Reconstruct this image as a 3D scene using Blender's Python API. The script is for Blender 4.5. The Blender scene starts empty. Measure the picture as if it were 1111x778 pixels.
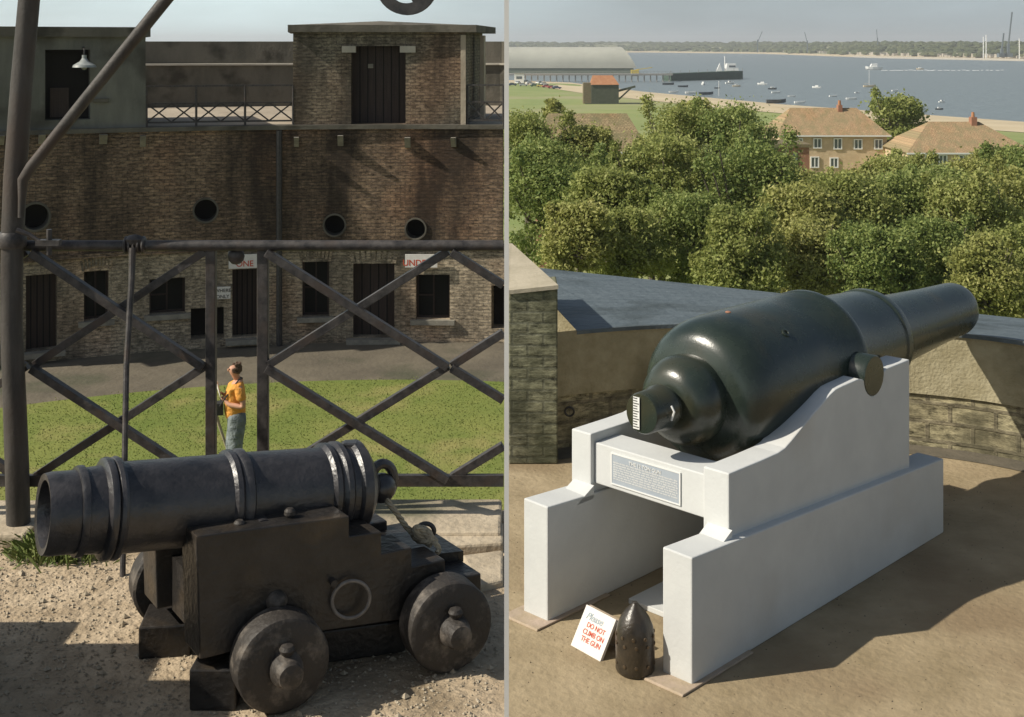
import bpy, math, random
import numpy as np
from mathutils import Vector
R_=math.radians
random.seed(7)
sc=bpy.context.scene
# ------------------------------------------------------------ camera, world, sun
F=1360.0; CX=555.5; HY=48.0
cd=bpy.data.cameras.new('camera'); cam=bpy.data.objects.new('camera',cd)
sc.collection.objects.link(cam); sc.camera=cam
cam.location=(0,0,0); cam.rotation_euler=(R_(90),0,0)
cd.sensor_width=36; cd.lens=36*F/1111; cd.shift_y=-(389-HY)/1111.0; cd.clip_start=.1; cd.clip_end=60000
SUN_EL=R_(39); SX,SY=-.97,-.24
_n=math.hypot(SX,SY); SX/=_n; SY/=_n
sdir=Vector((SX*math.cos(SUN_EL),SY*math.cos(SUN_EL),math.sin(SUN_EL)))
world=bpy.data.worlds.new('World'); sc.world=world; world.use_nodes=True
nt=world.node_tree; bg=nt.nodes['Background']
sky=nt.nodes.new('ShaderNodeTexSky'); sky.sky_type='NISHITA'; sky.sun_disc=False
sky.sun_elevation=SUN_EL; sky.sun_rotation=math.atan2(SX,SY); sky.altitude=20; sky.air_density=1.0; sky.dust_density=2.2; sky.ozone_density=1.5
# thin high cloud veil over the clear sky
tc=nt.nodes.new('ShaderNodeTexCoord'); mp=nt.nodes.new('ShaderNodeMapping'); mp.inputs['Scale'].default_value=(3,3,14)
nz=nt.nodes.new('ShaderNodeTexNoise'); nz.inputs['Scale'].default_value=2.2; nz.inputs['Detail'].default_value=6
cr=nt.nodes.new('ShaderNodeMapRange'); cr.inputs[1].default_value=.35; cr.inputs[2].default_value=.75; cr.inputs[3].default_value=.7; cr.inputs[4].default_value=.92
mx=nt.nodes.new('ShaderNodeMix'); mx.data_type='RGBA'; mx.inputs[7].default_value=(4.9,5.5,5.9,1)
# the veil is whiter towards the sun (left) and greyer away from it
sx_=nt.nodes.new('ShaderNodeSeparateXYZ'); nt.links.new(tc.outputs['Generated'],sx_.inputs[0])
gr=nt.nodes.new('ShaderNodeMapRange'); gr.interpolation_type='SMOOTHSTEP'; gr.inputs[1].default_value=-.22; gr.inputs[2].default_value=.14; nt.links.new(sx_.outputs[0],gr.inputs[0])
vm=nt.nodes.new('ShaderNodeMix'); vm.data_type='RGBA'; vm.inputs[6].default_value=(12.2,14.8,15.0,1); vm.inputs[7].default_value=(6.6,7.8,8.3,1); nt.links.new(gr.outputs[0],vm.inputs[0]); nt.links.new(vm.outputs[2],mx.inputs[7])
nt.links.new(tc.outputs['Generated'],mp.inputs[0]); nt.links.new(mp.outputs[0],nz.inputs['Vector'])
nt.links.new(nz.outputs['Fac'],cr.inputs[0]); zr=nt.nodes.new('ShaderNodeMapRange'); zr.interpolation_type='SMOOTHSTEP'; zr.inputs[1].default_value=.10; zr.inputs[2].default_value=.40; zr.inputs[3].default_value=1; zr.inputs[4].default_value=.12
sz=nt.nodes.new('ShaderNodeSeparateXYZ'); nt.links.new(tc.outputs['Generated'],sz.inputs[0]); nt.links.new(sz.outputs[2],zr.inputs[0])
mm=nt.nodes.new('ShaderNodeMath'); mm.operation='MULTIPLY'; nt.links.new(cr.outputs[0],mm.inputs[0]); nt.links.new(zr.outputs[0],mm.inputs[1]); nt.links.new(mm.outputs[0],mx.inputs[0])
nt.links.new(sky.outputs[0],mx.inputs[6]); nt.links.new(mx.outputs[2],bg.inputs['Color'])
bg.inputs['Strength'].default_value=.062
sl=bpy.data.lights.new('sun','SUN'); sl.energy=4.9; sl.angle=R_(.6); sl.color=(1,.93,.80)
so=bpy.data.objects.new('sun',sl); sc.collection.objects.link(so); so.rotation_euler=sdir.to_track_quat('Z','Y').to_euler(); so.location=(-20,-5,30)
sc.view_settings.view_transform='Standard'; sc.view_settings.look='None'; sc.view_settings.exposure=.18; sc.view_settings.gamma=1
try: sc.view_settings.use_curve_mapping=False
except Exception: pass
sc.render.engine='CYCLES'; sc.cycles.volume_bounces=0

# ------------------------------------------------------------ measuring helpers
def W(px,py,Y): return Vector(((px-CX)/F*Y,Y,-(py-HY)/F*Y))
def G(px,py,z):
    Y=-z*F/(py-HY); return Vector(((px-CX)/F*Y,Y,z))
V3=Vector
# ------------------------------------------------------------ materials
def mat(name,c1,c2=None,scale=5,rough=.8,bump=.0,bscale=40,metal=0,detail=6,spec=.4,c3=None,s3=1,stretch=None,lo=.35,hi=.65,rr=0,coat=0):
    m=bpy.data.materials.new(name); m.use_nodes=True; n=m.node_tree; L=n.links
    b=n.nodes['Principled BSDF']; b.inputs['Roughness'].default_value=rough; b.inputs['Metallic'].default_value=metal
    b.inputs['Specular IOR Level'].default_value=spec; b.inputs['Coat Weight'].default_value=coat
    b.inputs['Base Color'].default_value=(*c1,1)
    geo=n.nodes.new('ShaderNodeNewGeometry'); vec=geo.outputs['Position']
    if stretch:
        q=n.nodes.new('ShaderNodeMapping'); q.inputs['Scale'].default_value=stretch; L.new(vec,q.inputs[0]); svec=q.outputs[0]
    else: svec=vec
    col=None
    if c2:
        t=n.nodes.new('ShaderNodeTexNoise'); t.inputs['Scale'].default_value=scale; t.inputs['Detail'].default_value=detail; t.inputs['Roughness'].default_value=.65; L.new(svec,t.inputs['Vector'])
        r=n.nodes.new('ShaderNodeMapRange'); r.inputs[1].default_value=lo; r.inputs[2].default_value=hi; L.new(t.outputs['Fac'],r.inputs[0])
        x=n.nodes.new('ShaderNodeMix'); x.data_type='RGBA'; x.inputs[6].default_value=(*c1,1); x.inputs[7].default_value=(*c2,1); L.new(r.outputs[0],x.inputs[0]); col=x.outputs[2]
        if rr:
            r2=n.nodes.new('ShaderNodeMapRange'); r2.inputs[3].default_value=rough-rr; r2.inputs[4].default_value=rough+rr; L.new(t.outputs['Fac'],r2.inputs[0]); L.new(r2.outputs[0],b.inputs['Roughness'])
    if c3:
        t=n.nodes.new('ShaderNodeTexNoise'); t.inputs['Scale'].default_value=s3; t.inputs['Detail'].default_value=4; L.new(vec,t.inputs['Vector'])
        r=n.nodes.new('ShaderNodeMapRange'); r.inputs[1].default_value=.52; r.inputs[2].default_value=.68; L.new(t.outputs['Fac'],r.inputs[0])
        x=n.nodes.new('ShaderNodeMix'); x.data_type='RGBA'; L.new(r.outputs[0],x.inputs[0]); L.new(col,x.inputs[6]); x.inputs[7].default_value=(*c3,1); col=x.outputs[2]
    if col: L.new(col,b.inputs['Base Color'])
    if bump:
        t=n.nodes.new('ShaderNodeTexNoise'); t.inputs['Scale'].default_value=bscale; t.inputs['Detail'].default_value=5; L.new(vec,t.inputs['Vector'])
        u=n.nodes.new('ShaderNodeBump'); u.inputs['Strength'].default_value=min(1,bump); u.inputs['Distance'].default_value=.5/bscale*max(1,bump); L.new(t.outputs['Fac'],u.inputs['Height']); L.new(u.outputs[0],b.inputs['Normal'])
    return m
def brick_mat(name,c1,c2,mortar,stain,stain_amt=.6,bw=.23,bh=.075,sscale=.5,squash=.35,bump=.5,red=(1.25,.72,.5)):
    m=bpy.data.materials.new(name); m.use_nodes=True; n=m.node_tree; L=n.links; b=n.nodes['Principled BSDF']
    b.inputs['Roughness'].default_value=.9; b.inputs['Specular IOR Level'].default_value=.2
    uv=n.nodes.new('ShaderNodeUVMap'); br=n.nodes.new('ShaderNodeTexBrick'); br.inputs['Scale'].default_value=1
    br.inputs['Brick Width'].default_value=bw; br.inputs['Row Height'].default_value=bh; br.inputs['Mortar Size'].default_value=bh*.12; br.inputs['Mortar Smooth'].default_value=.3
    br.inputs['Color1'].default_value=(*c1,1); br.inputs['Color2'].default_value=(*c2,1); br.inputs['Mortar'].default_value=(*mortar,1); L.new(uv.outputs[0],br.inputs['Vector'])
    # single bricks bleached or blackened
    t0=n.nodes.new('ShaderNodeTexNoise'); t0.inputs['Scale'].default_value=7; t0.inputs['Detail'].default_value=4; t0.inputs['Roughness'].default_value=.8
    q0=n.nodes.new('ShaderNodeMapping'); q0.inputs['Scale'].default_value=(1,2.6,1); L.new(uv.outputs[0],q0.inputs[0]); L.new(q0.outputs[0],t0.inputs['Vector'])
    r0=n.nodes.new('ShaderNodeMapRange'); r0.inputs[1].default_value=.3; r0.inputs[2].default_value=.72; r0.inputs[3].default_value=.05; r0.inputs[4].default_value=2.9; L.new(t0.outputs['Fac'],r0.inputs[0])
    v0=n.nodes.new('ShaderNodeVectorMath'); v0.operation='SCALE'; L.new(br.outputs['Color'],v0.inputs[0]); L.new(r0.outputs[0],v0.inputs['Scale'])
    # run-down stains
    t=n.nodes.new('ShaderNodeTexNoise'); t.inputs['Scale'].default_value=sscale; t.inputs['Detail'].default_value=7; t.inputs['Roughness'].default_value=.62
    q=n.nodes.new('ShaderNodeMapping'); q.inputs['Scale'].default_value=(1.6,squash,1); L.new(uv.outputs[0],q.inputs[0]); L.new(q.outputs[0],t.inputs['Vector'])
    r=n.nodes.new('ShaderNodeMapRange'); r.inputs[1].default_value=.42; r.inputs[2].default_value=.62; r.inputs[4].default_value=stain_amt; L.new(t.outputs['Fac'],r.inputs[0])
    x=n.nodes.new('ShaderNodeMix'); x.data_type='RGBA'; L.new(r.outputs[0],x.inputs[0]); L.new(v0.outputs[0],x.inputs[6]); x.inputs[7].default_value=(*stain,1)
    t5=n.nodes.new('ShaderNodeTexNoise'); t5.inputs['Scale'].default_value=.33; t5.inputs['Detail'].default_value=5; L.new(uv.outputs[0],t5.inputs['Vector'])
    r5=n.nodes.new('ShaderNodeMapRange'); r5.inputs[1].default_value=.50; r5.inputs[2].default_value=.68; r5.inputs[4].default_value=.42; L.new(t5.outputs['Fac'],r5.inputs[0])
    x5=n.nodes.new('ShaderNodeMix'); x5.data_type='RGBA'; x5.blend_type='MULTIPLY'; L.new(r5.outputs[0],x5.inputs[0]); L.new(x.outputs[2],x5.inputs[6]); x5.inputs[7].default_value=(*red,1); x=x5
    L.new(x.outputs[2],b.inputs['Base Color'])
    u=n.nodes.new('ShaderNodeBump'); u.inputs['Strength'].default_value=bump; u.inputs['Distance'].default_value=.02
    ad=n.nodes.new('ShaderNodeMath'); ad.operation='SUBTRACT'; L.new(t0.outputs['Fac'],ad.inputs[0]); L.new(br.outputs['Fac'],ad.inputs[1]); L.new(ad.outputs[0],u.inputs['Height']); L.new(u.outputs[0],b.inputs['Normal'])
    return m
# ------------------------------------------------------------ mesh builder
OFF={}
LS=1.0     # size of the fittings being built (the old truck gun and its railing are small)
class MB:
    def __init__(s): s.v=[]; s.f=[]; s.uv=None
    def poly(s,pts):
        i=len(s.v); s.v+= [V3(p) for p in pts]; s.f.append(tuple(range(i,i+len(pts)))); return s
    def box(s,a,b):
        x0,y0,z0=[min(a[i],b[i]) for i in range(3)]; x1,y1,z1=[max(a[i],b[i]) for i in range(3)]
        return s.hexa([(x0,y0,z0),(x1,y0,z0),(x1,y1,z0),(x0,y1,z0),(x0,y0,z1),(x1,y0,z1),(x1,y1,z1),(x0,y1,z1)])
    def hexa(s,p):
        i=len(s.v); s.v+=[V3(q) for q in p]
        s.f+=[(i,i+3,i+2,i+1),(i+4,i+5,i+6,i+7),(i,i+1,i+5,i+4),(i+1,i+2,i+6,i+5),(i+2,i+3,i+7,i+6),(i+3,i,i+4,i+7)]; return s
    def bar(s,a,b,w,h,up=(0,0,1)):
        a=V3(a);b=V3(b);d=(b-a).normalized();up=V3(up)
        x=d.cross(up)
        if x.length<1e-4: x=d.cross(V3((1,0,0)))
        x.normalize(); y=x.cross(d).normalized(); x=x*w*LS/2; y=y*h*LS/2
        return s.hexa([a-x-y,a+x-y,b+x-y,b-x-y,a-x+y,a+x+y,b+x+y,b-x+y])
    def prism(s,pts,ext):
        pts=[V3(p) for p in pts]; ext=V3(ext); i=len(s.v); n=len(pts); s.v+=pts+[p+ext for p in pts]
        s.f+=[tuple(range(i,i+n)),tuple(range(i+2*n-1,i+n-1,-1))]
        for k in range(n): s.f.append((i+k,i+n+k,i+n+(k+1)%n,i+(k+1)%n))
        return s
    def lathe(s,a,d,prof,n=32,caps=True,jit=0):
        a=V3(a); d=V3(d).normalized(); u=d.cross(V3((0,0,1))); prof=[(t*LS,r*LS) for t,r in prof]
        if u.length<1e-3: u=V3((1,0,0))
        u.normalize(); w=u.cross(d)
        i=len(s.v)
        for t,r in prof:
            for k in range(n):
                an=2*math.pi*k/n; s.v.append(a+d*t+(u*math.cos(an)+w*math.sin(an))*max(r,1e-4)*(1+random.uniform(-jit,jit)))
        for j in range(len(prof)-1):
            for k in range(n):
                s.f.append((i+j*n+k,i+j*n+(k+1)%n,i+(j+1)*n+(k+1)%n,i+(j+1)*n+k))
        if caps:
            s.f.append(tuple(i+k for k in range(n))[::-1]); s.f.append(tuple(i+(len(prof)-1)*n+k for k in range(n)))
        return s
    def cyl(s,a,b,r,r2=None,n=16):
        a=V3(a);b=V3(b); return s.lathe(a,b-a,[(0,r),((b-a).length/LS,r if r2 is None else r2)],n)
    def tube(s,pts,r,n=8,closed=False):
        pts=[V3(p) for p in pts]; i=len(s.v); m=len(pts); rs=[q*LS for q in (r if isinstance(r,(list,tuple)) else [r]*m)]
        prev=None
        for j,p in enumerate(pts):
            if closed: d=pts[(j+1)%m]-pts[j-1]
            else: d=pts[min(j+1,m-1)]-pts[max(j-1,0)]
            d.normalize()
            if prev is None:
                u=d.cross(V3((0,0,1)))
                if u.length<1e-3: u=d.cross(V3((1,0,0)))
            else: u=prev-d*prev.dot(d)
            u.normalize(); prev=u; w=u.cross(d)
            for k in range(n):
                an=2*math.pi*k/n; s.v.append(p+(u*math.cos(an)+w*math.sin(an))*rs[j])
        for j in range(m if closed else m-1):
            for k in range(n):
                a0=i+j*n; b0=i+((j+1)%m)*n; s.f.append((a0+k,a0+(k+1)%n,b0+(k+1)%n,b0+k))
        if not closed: s.f.append(tuple(i+k for k in range(n))[::-1]); s.f.append(tuple(i+(m-1)*n+k for k in range(n)))
        return s
    def ball(s,c,r,n=12,sc_=(1,1,1),jit=0):
        c=V3(c); i=len(s.v); h=n//2; r=r*LS
        for j in range(h+1):
            th=math.pi*j/h
            for k in range(n):
                ph=2*math.pi*k/n; q=1+random.uniform(-jit,jit)
                s.v.append(c+V3((math.sin(th)*math.cos(ph)*sc_[0],math.sin(th)*math.sin(ph)*sc_[1],math.cos(th)*sc_[2]))*r*q)
        for j in range(h):
            for k in range(n): s.f.append((i+j*n+k,i+(j+1)*n+k,i+(j+1)*n+(k+1)%n,i+j*n+(k+1)%n))
        return s
    def build(s,name,m,parent=None,smooth=False,bevel=0,origin=None,uv=None,ang=35):
        me=bpy.data.meshes.new(name)
        if origin is None:
            if parent is not None: origin=OFF[parent.name]
            else:
                a=np.array([tuple(p) for p in s.v]); origin=V3((float((a[:,0].min()+a[:,0].max())/2),float((a[:,1].min()+a[:,1].max())/2),float(a[:,2].min())))
        origin=V3(origin)
        me.from_pydata([tuple(p-origin) for p in s.v],[],s.f)
        if s.uv or uv:
            l=me.uv_layers.new(name='UVMap'); fn=uv
            for lo in me.loops:
                p=s.v[lo.vertex_index]; l.data[lo.index].uv=s.uv[lo.vertex_index] if s.uv else fn(p)
        import bmesh
        bm=bmesh.new(); bm.from_mesh(me); bmesh.ops.remove_doubles(bm,verts=bm.verts,dist=1e-5) if not s.uv else None
        bmesh.ops.recalc_face_normals(bm,faces=bm.faces); bm.to_mesh(me); bm.free()
        me.materials.append(m)
        if smooth:
            for p in me.polygons: p.use_smooth=True
            try: me.set_sharp_from_angle(angle=R_(ang))
            except Exception: pass
        o=bpy.data.objects.new(name,me); sc.collection.objects.link(o)
        if parent is not None:
            o.parent=parent; o.location=origin-OFF[parent.name]
        else: o.location=origin
        OFF[o.name]=origin
        if bevel:
            bv=o.modifiers.new('bevel','BEVEL'); bv.width=bevel; bv.segments=2; bv.limit_method='ANGLE'; bv.angle_limit=R_(40)
        return o
def tag(o,label=None,cat=None,group=None,kind=None):
    if label: o['label']=label
    if cat: o['category']=cat
    if group: o['group']=group
    if kind: o['kind']=kind
    return o
def thing(name,loc,label,cat,group=None):
    o=bpy.data.objects.new(name,None); sc.collection.objects.link(o); o.location=loc; o.empty_display_size=.1; OFF[o.name]=V3(loc)
    return tag(o,label,cat,group)
def text(body,size,org,xd,yd,m,parent,name='lettering',ext=.001,align='LEFT',shear=0,sx=1):
    c=bpy.data.curves.new('t','FONT'); c.body=body; c.size=size; c.extrude=ext/size*size; c.align_x=align; c.shear=shear; c.offset=size*.012
    t=bpy.data.objects.new('t',c); sc.collection.objects.link(t); bpy.context.view_layer.update()
    me=bpy.data.meshes.new_from_object(t.evaluated_get(bpy.context.evaluated_depsgraph_get())); bpy.data.objects.remove(t)
    xd=V3(xd).normalized(); yd=V3(yd).normalized(); zd=xd.cross(yd).normalized(); org=V3(org)
    b=MB(); b.v=[org+xd*v.co.x*sx+yd*v.co.y+zd*v.co.z for v in me.vertices]; b.f=[tuple(p.vertices) for p in me.polygons]
    return b.build(name,m,parent)
def copy_tree(o,parent=None,d=V3((0,0,0))):
    c=o.copy(); sc.collection.objects.link(c)
    if parent is not None: c.parent=parent
    else: c.location=o.location+d
    for ch in list(o.children): copy_tree(ch,c)
    return c

# ------------------------------------------------------------ palette
M={}
M['iron']=mat('black_iron',(.018,.017,.018),(.05,.047,.045),18,.45,.25,90,spec=.5,rr=.12)
M['gunblack']=mat('black_gun_paint',(.014,.014,.016),(.045,.042,.044),14,.36,.3,75,spec=.7,rr=.1)
M['carriage']=mat('dark_painted_timber',(.017,.0155,.0145),(.036,.032,.029),9,.36,.4,50,spec=.4,c3=(.06,.045,.03),s3=5,rr=.1)
M['carriage_worn']=mat('scuffed_painted_timber',(.035,.03,.026),(.17,.145,.12),12,.6,.5,60,lo=.5,hi=.72)
M['railing']=mat('painted_railing',(.022,.020,.020),(.07,.062,.058),25,.5,.3,120,c3=(.055,.04,.032),s3=9,rr=.1)
M['post']=mat('weathered_post',(.028,.025,.022),(.07,.063,.056),6,.6,.3,80,stretch=(3,3,.6),c3=(.055,.042,.034),s3=4)
M['ring_iron']=mat('worn_ring_iron',(.12,.11,.10),(.2,.18,.16),30,.4)
M['gravel']=mat('gravel_earth',(.33,.255,.17),(.50,.40,.28),7,.95,1.2,38,c3=(.20,.155,.10),s3=1.3,spec=.2)
M['stone']=mat('pebble_stone',(.26,.21,.145),(.42,.36,.27),9,.9,.3,60)
M['kerb']=mat('sandstone_kerb',(.34,.28,.20),(.5,.42,.31),5,.9,.6,35,c3=(.14,.13,.08),s3=2.5)
M['grass']=mat('lawn_grass',(.125,.17,.04),(.21,.225,.065),.55,.9,.7,25,c3=(.25,.235,.085),s3=.8,spec=.1,lo=.3,hi=.7)
M['blade']=mat('grass_blade',(.10,.15,.03),(.18,.2,.06),30,.7)
M['rope']=mat('old_rope',(.30,.25,.17),(.42,.36,.26),60,.9,.6,200)
M['brick_low']=brick_mat('pale_stock_brick',(.23,.185,.13),(.32,.26,.185),(.17,.145,.11),(.05,.044,.034),.75)
M['brick_up']=brick_mat('weathered_dark_brick',(.115,.08,.055),(.19,.132,.085),(.08,.062,.047),(.024,.019,.015),.85,sscale=.42)
M['brick_roof']=brick_mat('rooftop_brick',(.10,.085,.062),(.15,.13,.095),(.07,.06,.05),(.04,.035,.028),.7,sscale=.8)
M['plaster']=mat('grey_render',(.10,.10,.085),(.175,.17,.145),1.6,.9,.3,20,c3=(.055,.05,.04),s3=.9,stretch=(1,1,.3))
M['dark_conc']=mat('stained_concrete',(.085,.078,.062),(.14,.125,.10),1.1,.9,.3,15,c3=(.045,.04,.03),s3=1.2,stretch=(1,1,.4))
M['ledge']=mat('pale_ledge',(.34,.31,.26),(.44,.40,.33),2,.9,.2,15)
M['lintel']=mat('stone_lintel',(.17,.155,.13),(.28,.26,.21),5,.85,.2,20)
M['void']=mat('dark_interior',(.012,.010,.009),None,rough=.9)
M['door']=mat('dark_door_boards',(.028,.017,.014),(.045,.028,.022),3,.7,.2,20,stretch=(8,8,.5))
M['glass']=mat('dark_window_glass',(.010,.010,.010),None,rough=.5,spec=.15)
M['pave']=mat('courtyard_paving',(.10,.085,.062),(.15,.128,.092),.9,.95,.4,9,c3=(.065,.068,.04),s3=.5)
M['terreplein']=mat('roof_terrace_ground',(.30,.25,.19),(.42,.36,.28),.8,.95,.3,9)
M['enamel']=mat('enamel_lamp',(.22,.24,.235),(.34,.36,.35),8,.4)
M['signwhite']=mat('sign_white',(.62,.58,.54),(.7,.67,.62),9,.6)
M['red']=mat('sign_red',(.50,.07,.03),None,rough=.6)
M['black']=mat('sign_black',(.03,.03,.03),None,rough=.6)
M['white']=mat('white_masonry_paint',(.52,.53,.525),(.58,.59,.58),2.5,.8,.12,45,c3=(.50,.49,.46),s3=1.3,spec=.3)
M['whitestrip']=mat('white_painted_post',(.62,.61,.59),(.7,.69,.66),4,.6)
M['plaque']=mat('plaque_grey',(.33,.37,.42),(.38,.42,.46),8,.45)
M['gungreen']=mat('dark_green_gun_paint',(.015,.023,.019),(.026,.036,.027),4,.27,.16,110,spec=.6,c3=(.038,.038,.022),s3=2.2,rr=.07)
M['shell']=mat('shell_brown_black',(.020,.016,.012),(.045,.034,.022),15,.35,.35,70,spec=.6)
M['copper']=mat('stud_metal',(.12,.09,.06),None,rough=.4,metal=.6)
M['deck']=mat('sandy_concrete_deck',(.25,.195,.115),(.36,.285,.18),2.3,.85,.45,24,c3=(.235,.175,.105),s3=1.1,spec=.3)
M['gutter']=mat('dark_brown_grey',(.09,.08,.06),(.14,.12,.09),5,.8,.3,30)  # dark tone of the wall-foot strip, render joints and deck grit
M['footing']=mat('worn_footing_paint',(.42,.33,.26),(.34,.27,.18),6,.8,.3,30)
M['slab']=mat('blue_grey_slope',(.075,.098,.112),(.115,.14,.155),2.2,.62,.5,14,c3=(.055,.07,.075),s3=1.5,stretch=(1,5,1))
M['parapet']=mat('parapet_render',(.26,.225,.135),(.36,.32,.21),6,.95,.8,45,c3=(.15,.13,.075),s3=1.4)
M['parapet_low']=brick_mat('parapet_stonework',(.17,.15,.095),(.20,.18,.115),(.125,.11,.075),(.085,.078,.05),.85,bw=.34,bh=.15,sscale=1.5,squash=1,red=(1,.95,.85))
M['pier']=brick_mat('mossy_pier_brick',(.125,.12,.08),(.155,.15,.10),(.10,.098,.07),(.06,.062,.038),.85,bw=.24,bh=.085,sscale=1.2,squash=1,red=(.9,1,.8))
M['cap']=mat('sandy_cap',(.33,.29,.21),(.42,.37,.28),4,.9,.3,30)
M['tile']=mat('lichen_roof_tiles',(.25,.17,.085),(.37,.28,.15),2.6,.9,.7,7,c3=(.20,.20,.10),s3=1.1)
M['tile_brown']=mat('brown_roof_tiles',(.14,.11,.06),(.19,.15,.085),1.5,.9,.6,7,c3=(.16,.15,.08),s3=.8)
M['rooftile']=brick_mat('house_roof_tiles',(.25,.165,.095),(.31,.22,.125),(.20,.14,.085),(.20,.19,.10),.6,bw=.24,bh=.19,sscale=.9,squash=1,bump=.6,red=(1.1,.88,.75))
M['roofbrown']=brick_mat('brown_roof_tiling',(.17,.13,.075),(.23,.18,.10),(.15,.115,.065),(.14,.14,.07),.6,bw=.24,bh=.19,sscale=.9,squash=1,bump=.6,red=(1.1,.85,.75))
M['tile_orange']=mat('orange_roof_tiles',(.33,.14,.065),(.40,.20,.10),.9,.9)
M['housebrick']=mat('buff_house_brick',(.52,.39,.25),(.60,.47,.31),2,.9,.3,12)
M['redbrick']=mat('red_house_brick',(.28,.13,.08),(.33,.17,.11),2,.9)
M['wframe']=mat('white_window_frame',(.72,.72,.7),None,rough=.5)
M['wpane']=mat('house_window_pane',(.10,.12,.14),None,rough=.1,spec=.8)
M['tarred']=mat('tarred_green_boards',(.055,.065,.042),(.08,.09,.06),1,.9)
M['shedroof']=mat('shed_sheet_roof',(.36,.36,.31),(.42,.42,.36),.06,.7)
M['shedwall']=mat('shed_wall',(.15,.18,.14),None,rough=.8)
M['timber']=mat('pier_timber',(.24,.23,.21),(.3,.29,.27),1,.9)
M['bargegreen']=mat('green_sheet_piling',(.035,.065,.045),(.05,.085,.06),.5,.8)
M['boatwhite']=mat('white_boat_paint',(.75,.75,.72),None,rough=.5)
M['boatdark']=mat('dark_boat_paint',(.06,.07,.08),None,rough=.5)
M['boatcream']=mat('cream_boat_paint',(.6,.5,.35),None,rough=.5)
M['wake']=mat('foam',(.7,.73,.73),None,rough=.8)
M['sand']=mat('beach_sand',(.47,.38,.24),(.55,.46,.31),.05,.95)
M['meadow']=mat('meadow_grass',(.19,.24,.07),(.26,.29,.10),.05,.95,c3=(.31,.29,.15),s3=.02)
M['wood']=mat('far_foliage',(.07,.09,.04),(.11,.12,.055),.02,.95)
M['hill']=mat('far_fields',(.16,.18,.09),(.28,.26,.16),.006,.95)
M['bark']=mat('bark',(.09,.075,.055),(.14,.12,.09),6,.9,.5,20)
M['crane']=mat('far_crane_steel',(.12,.15,.17),None,rough=.7)
M['skin']=mat('skin',(.50,.27,.18),None,rough=.6)
M['shirt']=mat('orange_tee_shirt',(.72,.34,.07),(.66,.28,.05),6,.9,1.0,10)
M['trouser']=mat('grey_blue_trousers',(.11,.13,.14),(.22,.25,.25),7,.9,1.2,9)
M['hair']=mat('brown_hair',(.09,.055,.035),None,rough=.8)
def leafmat(name,c1,c2,c3):
    m=bpy.data.materials.new(name); m.use_nodes=True; n=m.node_tree; L=n.links; b=n.nodes['Principled BSDF']
    a=n.nodes.new('ShaderNodeAttribute'); a.attribute_name='tint'
    r=n.nodes.new('ShaderNodeValToRGB'); e=r.color_ramp.elements; e[0].color=(*c1,1); e[1].color=(*c3,1); e.new(.5).color=(*c2,1)
    L.new(a.outputs['Fac'],r.inputs[0]); L.new(r.outputs[0],b.inputs['Base Color']); b.inputs['Roughness'].default_value=.6; b.inputs['Specular IOR Level'].default_value=.25
    tr=n.nodes.new('ShaderNodeBsdfTranslucent'); L.new(r.outputs[0],tr.inputs[0]); mi=n.nodes.new('ShaderNodeMixShader'); mi.inputs[0].default_value=.4
    L.new(b.outputs[0],mi.inputs[1]); L.new(tr.outputs[0],mi.inputs[2]); L.new(mi.outputs[0],n.nodes['Material Output'].inputs[0]); return m
LEAF=[leafmat('olive_leaves',(.15,.19,.055),(.29,.32,.09),(.48,.48,.19)),
      leafmat('green_leaves',(.12,.18,.055),(.25,.30,.085),(.42,.45,.17)),
      leafmat('yellowing_leaves',(.16,.185,.055),(.33,.34,.10),(.51,.49,.20))]
# water
def water():
    m=bpy.data.materials.new('harbour_water'); m.use_nodes=True; n=m.node_tree; L=n.links; b=n.nodes['Principled BSDF']
    b.inputs['Base Color'].default_value=(.17,.205,.215,1); b.inputs['Roughness'].default_value=.35; b.inputs['Specular IOR Level'].default_value=.5
    g=n.nodes.new('ShaderNodeNewGeometry'); q=n.nodes.new('ShaderNodeMapping'); q.inputs['Scale'].default_value=(.5,1,1); t=n.nodes.new('ShaderNodeTexNoise'); t.inputs['Scale'].default_value=.35; t.inputs['Detail'].default_value=6
    L.new(g.outputs['Position'],q.inputs[0]); L.new(q.outputs[0],t.inputs['Vector']); u=n.nodes.new('ShaderNodeBump'); u.inputs['Strength'].default_value=1; u.inputs['Distance'].default_value=1.2
    L.new(t.outputs['Fac'],u.inputs['Height']); L.new(u.outputs[0],b.inputs['Normal']); return m
M['water']=water()

SEAM=lambda Y: -6.2/F*Y      # line of the white post: the two grounds meet along it
# ============================================================ LARGE STRUCTURE : HARBOUR SIDE
ZS=-21.0
b=MB(); b.poly([(-9000,-200,ZS-1.5),(9200,-200,ZS-1.5),(9200,9400,ZS-1.5),(-9000,9400,ZS-1.5)]); tag(b.build('sea_bed',M['sand']),kind='structure')
b=MB(); b.poly([(-6000,40,ZS),(9000,40,ZS),(9000,9000,ZS),(-6000,9000,ZS)]); tag(b.build('water',M['water']),kind='structure')
SP=[(-400,1180),(0,725),(32,680),(58,549),(95,430),(137,336),(300,60),(420,-100)]
def shoreY(x):
    for (x0,y0),(x1,y1) in zip(SP,SP[1:]):
        if x0<=x<=x1: return y0+(y1-y0)*(x-x0)/(x1-x0)
    return SP[0][1] if x<SP[0][0] else SP[-1][1]
def landz(x,y):
    d=(shoreY(x)-y)*.62
    z=-21.2+min(max(d,-60),40)/40*1.3
    base=-19.9+max(0,min(1,(330-y)/250))*5.0+max(0,min(1,(75-y)/50))*3.5
    z=min(z,-19.9) if d<60 else -19.9+(base+19.9)*min(1,(d-60)/60)
    return z
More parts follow.
